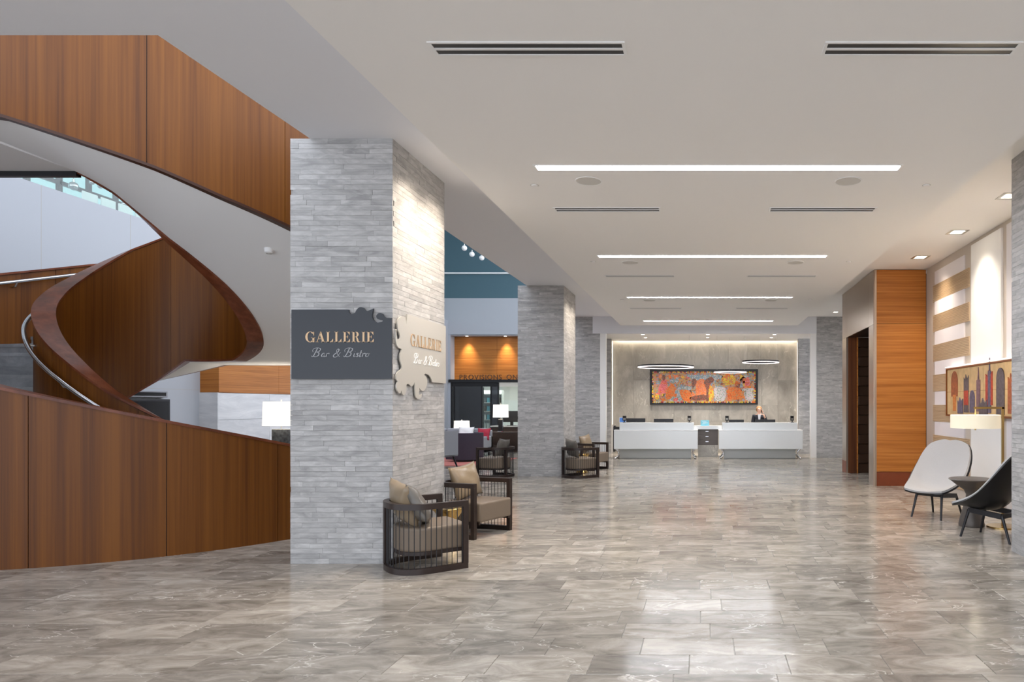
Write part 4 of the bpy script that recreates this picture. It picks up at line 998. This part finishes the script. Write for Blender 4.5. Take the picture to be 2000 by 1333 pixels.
# receptionist
pr = thing('person', 'receptionist with blonde hair in a navy blazer, hand raised to the face', 'person', (1.75, 21.32, 0))
def skin_mesh(name, pts, edges, m, root=0, sub=2, parent=pr):
    me = bpy.data.meshes.new(name); me.from_pydata([p[:3] for p in pts], edges, []); me.materials.append(m)
    o = link(name, me, parent); sk = o.modifiers.new('skin', 'SKIN')
    for i, p in enumerate(pts):
        r = p[3]; me.skin_vertices[0].data[i].radius = r if isinstance(r, tuple) else (r, r); me.skin_vertices[0].data[i].use_root = i == root
    sk.use_smooth_shade = True; s = o.modifiers.new('sub', 'SUBSURF'); s.levels = sub; s.render_levels = sub
    return o
V = [(0, 0, .86, (.13, .095)), (0, 0, 1.0, (.115, .085)), (0, 0, 1.18, (.14, .095)), (0, 0, 1.28, (.09, .07)), (0, -.005, 1.345, .048), (0, -.02, 1.40, (.058, .07)), (0, -.02, 1.465, (.072, .086)), (0, -.01, 1.53, (.06, .07)),
     (-.15, 0, 1.265, .05), (-.2, -.02, 1.02, .04), (-.15, -.2, .95, .032), (-.1, -.27, .955, .026),
     (.15, 0, 1.265, .05), (.23, -.1, 1.06, .04), (.15, -.19, 1.25, .031), (.115, -.165, 1.335, .024),
     (-.09, 0, .8, .085), (-.095, -.01, .46, .058), (-.095, .02, .1, .04), (-.1, -.1, .035, .033),
     (.09, 0, .8, .085), (.095, -.01, .46, .058), (.095, .02, .1, .04), (.1, -.1, .035, .033), (0, -.1, 1.45, .013)]
E_ = [(0,1),(1,2),(2,3),(3,4),(4,5),(5,6),(6,7),(3,8),(8,9),(9,10),(10,11),(3,12),(12,13),(13,14),(14,15),(0,16),(16,17),(17,18),(18,19),(0,20),(20,21),(21,22),(22,23),(6,24)]
body = skin_mesh('body', V, E_, M['skin'])
T = [(0, .0, .80, (.16, .125)), (0, 0, 1.0, (.135, .11)), (0, 0, 1.18, (.165, .12)), (0, .005, 1.275, (.11, .085)), (-.16, 0, 1.262, .066), (-.205, -.02, 1.02, .056), (-.155, -.19, .955, .046), (.16, 0, 1.262, .066), (.235, -.1, 1.06, .056), (.165, -.182, 1.22, .044)]
skin_mesh('blazer', T, [(0,1),(1,2),(2,3),(3,4),(4,5),(5,6),(3,7),(7,8),(8,9)], M['blazer'])
skin_mesh('trousers', [(0, 0, .86, (.14, .11)), (-.09, 0, .78, .1), (-.095, -.01, .46, .075), (-.095, .02, .1, .06), (.09, 0, .78, .1), (.095, -.01, .46, .075), (.095, .02, .1, .06)], [(0,1),(1,2),(2,3),(0,4),(4,5),(5,6)], M['blazer'])
MB().prism([(-.045, 1.335), (-.02, 1.31), (.02, 1.31), (.045, 1.335), (.02, 1.1), (0, 1.05), (-.02, 1.1)], lambda p: (p[0], -.135, p[1]), lambda p: (p[0], -.05, p[1])).build('shirt', M['shirt'], pr)
for s, nm in ((-1, 'l'), (1, 'r')):
    MB().lathe([(0, -.03), (.026, -.02), (.03, .0), (.024, .02), (0, .03)], n=10).build('shoe', M['black'], pr).location = (s*.1, -.1, .03)
hr = MB()
vs = []; n, mm = 16, 10
for j in range(mm+1):
    ph_ = math.pi*j/mm
    for i in range(n):
        a = 2*math.pi*i/n; x, y, z = math.sin(ph_)*math.cos(a), math.sin(ph_)*math.sin(a), math.cos(ph_)
        ry = .098 if y > 0 else .07 + .0*z; long = 1.0 if z > 0 else (1.45 if y > -.35 else .25)
        rx = .092 if z > -.2 else .098
        vs.append((x*rx, y*ry+.012, 1.49+z*.088*long))
hr.add(vs, [(j*n+i, j*n+(i+1) % n, (j+1)*n+(i+1) % n, (j+1)*n+i) for j in range(mm) for i in range(n)]).build('hair', M['hair'], pr, smooth=True)
for s in (-1, 1): MB().lathe([(0, -.009), (.008, -.004), (.008, .004), (0, .009)], n=8).build('eye', M['black'], pr).location = (s*.028, -.093, 1.468)
MB().box(-.022, .022, -.094, -.08, 1.408, 1.416).build('mouth', mat('lips', (176, 92, 88), .5), pr)
def hand(base, dirv, side, curl, pr=pr):
    d = Vector(dirv).normalized(); b = Vector(base); sd = Vector(side).normalized(); nrm = d.cross(sd)
    pts = [tuple(b)+(.022,), tuple(b+d*.045)+(.024,)]; ed = [(0, 1)]
    for k, (o, l) in enumerate(((-.03, .06), (-.01, .072), (.01, .068), (.028, .054))):
        i = len(pts); p = b+d*.07+sd*o
        for q, f in ((0, 0), (.5, curl*.4), (1, curl)): pts.append(tuple(p+d*l*q*(1-.25*f)+nrm*l*f*q)+(.0085,))
        ed += [(1, i), (i, i+1), (i+1, i+2)]
    i = len(pts)
    for q in ((.02, -.04), (.045, -.055), (.07, -.05)): pts.append(tuple(b+d*q[0]+sd*q[1]+nrm*.012)+(.0095,))
    ed += [(0, i), (i, i+1), (i+1, i+2)]
    return pts, ed
for nm, args in (('hand', ((.112, -.165, 1.345), (-.25, .1, 1), (0, 1, -.1), .3)), ('hand', ((-.095, -.275, .955), (.6, -.7, -.05), (.7, .6, 0), .5))):
    p_, e_ = hand(*args); skin_mesh(nm, p_, e_, M['skin'], 0, 1)
ph2 = thing('phone_handset', 'dark phone held at the receptionist\'s ear', 'phone', (1.75+.088, 21.3, 1.42))
MB().box(-.012, .012, -.03, .03, -.06, .06).build('case', M['black'], ph2, bev=.006); MB().box(-.0135, -.012, -.025, .025, -.05, .05).build('screen', M['screen'], ph2)

# ================================================================ LEFT WALL AND LOUNGE
tv = thing('wall_screen', 'large black wall mounted screen on the white wall under the stair', 'television', (-11.1, 13.6, .7))
MB().box(-11.2, -11.08, 12.2, 14.2, .7, 1.725).build('housing', M['blackmetal'], tv, True, bev=.01)
MB().box(-11.08, -11.075, 12.24, 14.16, .74, 1.68).build('screen', M['screen'], tv, True)
sb = thing('soundbar', 'dark slim soundbar above the wall screen', 'soundbar', (-11.13, 13.6, 1.8))
MB().box(-11.2, -11.09, 12.3, 14.15, 1.76, 1.89).build('housing', M['greyfab'], sb, True, bev=.01); MB().box(-11.09, -11.085, 12.35, 14.1, 1.79, 1.86).build('grille', M['screen'], sb, True)
def table_lamp(label, x, y, z, shw, shh, zsh, base, basew):
    t = thing('table_lamp', label, 'table lamp', (x, y, z), group='lounge table lamps')
    MB().box(-basew/2, basew/2, -.05, .05, 0, zsh-.06).build('base', base, t, bev=.01)
    MB().box(-basew/2-.02, basew/2+.02, -.07, .07, 0, .03).build('foot', M['chrome'], t)
    MB().tube([(0, 0, zsh-.06), (0, 0, zsh+shh+.03)], .008, 6).build('stem', M['steel'], t)
    MB().lathe([(shw/2, zsh), (shw/2*.96, zsh+shh), (shw/2*.95, zsh+shh), (shw/2*.985, zsh), (shw/2, zsh)], n=36).build('shade', M['shade'], t, smooth=True)
    MB().lathe([(0, zsh+shh+.02), (.014, zsh+shh+.03), (0, zsh+shh+.05)], n=10).build('finial', M['steel'], t)
    point('bulb', (x, y, z+zsh+shh*.45), 8, (1, .9, .76), .08, t)
def table(name, label, x0, x1, y0, y1, h, m):
    t = thing(name, label, 'table', ((x0+x1)/2, (y0+y1)/2, 0))
    MB().box(x0, x1, y0, y1, h-.04, h).build('table_top', m, t, True, bev=.006)
    for x in (x0+.04, x1-.04):
        for y in (y0+.04, y1-.04): MB().box(x-.02, x+.02, y-.02, y+.02, 0, h-.04).build('leg', M['blackmetal'], t, True)
smoky = mat('smoky_stone_lamp_base', (64, 66, 70), .2, var=.5, bscale=16)
table('console_table', 'dark console table behind the staircase guard', -8.4, -6.9, 12.3, 12.8, .72, M['darkwood'])
table_lamp('white shaded table lamp with smoky base beside the signed column', -7.72, 12.5, .72, .6, .44, .505, smoky, .3)
rug = tag(box('carpet', M['carpet'], -9.5, -5.6, 17.9, 20.6, 0, .012), 'coral red carpet in the lounge beyond the columns', 'carpet')
def sofa(label, x, y, w, d, rz, m, cat='sofa', name='sofa'):
    t = thing(name, label, cat, (x, y, 0), rz)
    MB().box(-w/2, w/2, -d/2, d/2, .1, .3).build('base', m, t, bev=.03)
    n = max(1, round(w/.75))
    for i in range(n):
        a = -w/2+.12+(w-.24)*i/n; b = -w/2+.12+(w-.24)*(i+1)/n
        MB().box(a+.008, b-.008, -d/2, d/2-.2, .3, .46).build('seat_cushion', m, t, bev=.04)
        MB().box(a+.008, b-.008, d/2-.32, d/2-.12, .44, .86).build('back_cushion', m, t, bev=.05)
    MB().box(-w/2, w/2, d/2-.16, d/2, .2, .8).build('backrest', m, t, bev=.03)
    for s in (-1, 1):
        MB().box(s*(w/2-.06)-.06, s*(w/2-.06)+.06, -d/2, d/2, .1, .62).build('armrest', m, t, bev=.03)
        for yy in (-d/2+.08, d/2-.08): MB().box(s*(w/2-.1)-.025, s*(w/2-.1)+.025, yy-.025, yy+.025, 0, .1).build('leg', M['blackmetal'], t)
sofa('long pale grey sofa across the lounge beyond the coral carpet', -8.2, 21.6, 2.8, .95, 0, M['greyfab'])
t = thing('club_chair', 'dark plum curved club chair on the coral carpet', 'armchair', (-6.75, 19.5, .013), math.radians(150))
MB().prism(u_path(.4, .4, .4, 0), lambda p: (p[0], p[1], .05), lambda p: (p[0], p[1], .44)).build('seat', M['purple'], t, smooth=True)
sweep(u_path(.05, .37, .38, 0), .12, .05, .8, MB()).build('backrest', M['purple'], t, smooth=True)
MB().lathe([(0, 0), (.3, 0), (.3, .05)], n=24).build('swivel_base', M['black'], t)
t = thing('wing_chair', 'pale grey wing chair with black splayed legs beside the signed column', 'armchair', (-6.72, 17.35, 0), math.radians(60))
sweep([(x, y) for x, y in u_path(.28, .36, .36, 0)], .07, .34, .95, MB()).build('backrest', M['greyfab'], t, smooth=True)
MB().prism(u_path(.34, .31, .3, 0), lambda p: (p[0], p[1], .3), lambda p: (p[0], p[1], .46)).build('seat', M['greyfab'], t, smooth=True)
for sx in (-1, 1):
    for sy in (-1, 1): MB().tube([(sx*.24, sy*.24, .31), (sx*.33, sy*.31, 0)], [.028, .018], 8).build('leg', M['black'], t, smooth=True)
th = link('throw_cushion', pillow_mesh(.45, .4, .14, M['red'], 9)); th.location = (-6.95, 21.62, .68); th.rotation_euler = (0, math.radians(-18), math.radians(-100)); tag(th, 'crimson cushion leaning on the pale grey sofa', 'cushion')
th = link('throw_cushion', pillow_mesh(.5, .45, .14, M['white'], 11)); th.location = (-7.5, 21.6, .7); th.rotation_euler = (0, math.radians(-18), math.radians(-90)); tag(th, 'white cushion at the middle of the pale grey sofa', 'cushion')
table('sofa_table', 'low dark table behind the pale grey sofa', -8.6, -6.0, 22.3, 22.8, .72, M['darkwood'])
table_lamp('low wide glowing table lamp behind the grey sofa', -7.95, 22.5, .72, .5, .24, .12, M['white'], .1)
table_lamp('tall white shaded lamp on a black stand in the lounge', -6.68, 22.55, .72, .5, .42, .48, M['black'], .14)
t = thing('point_of_sale_screen', 'black screen on the counter at the edge of the middle column', 'monitor', (-6.55, 23.4, .9))
MB().box(-.32, .32, -.03, .03, .12, .5).build('housing', M['black'], t, bev=.008); MB().box(-.05, .05, -.03, .03, 0, .14).build('neck', M['black'], t); MB().box(-.15, .15, -.1, .1, 0, .015).build('foot', M['black'], t)
t = thing('service_counter', 'dark service counter beyond the tall lounge lamp', 'counter', (-6.3, 23.6, 0))
MB().box(-.9, .9, -.3, .3, 0, .86).build('body', M['darkwood'], t); MB().box(-.95, .95, -.34, .34, .86, .9).build('worktop', M['greyglass'], t)
t = thing('green_pendant', 'lime green pendant shade inside the shop', 'pendant lamp', (-7.9, 31.2, 2.2))
MB().lathe([(.1, .22), (.3, .02), (.3, 0), (.28, 0), (.09, .2)], n=24).build('shade', M['green'], t, smooth=True); MB().tube([(0, 0, .2), (0, 0, .52)], .01, 5).build('cord', M['black'], t)
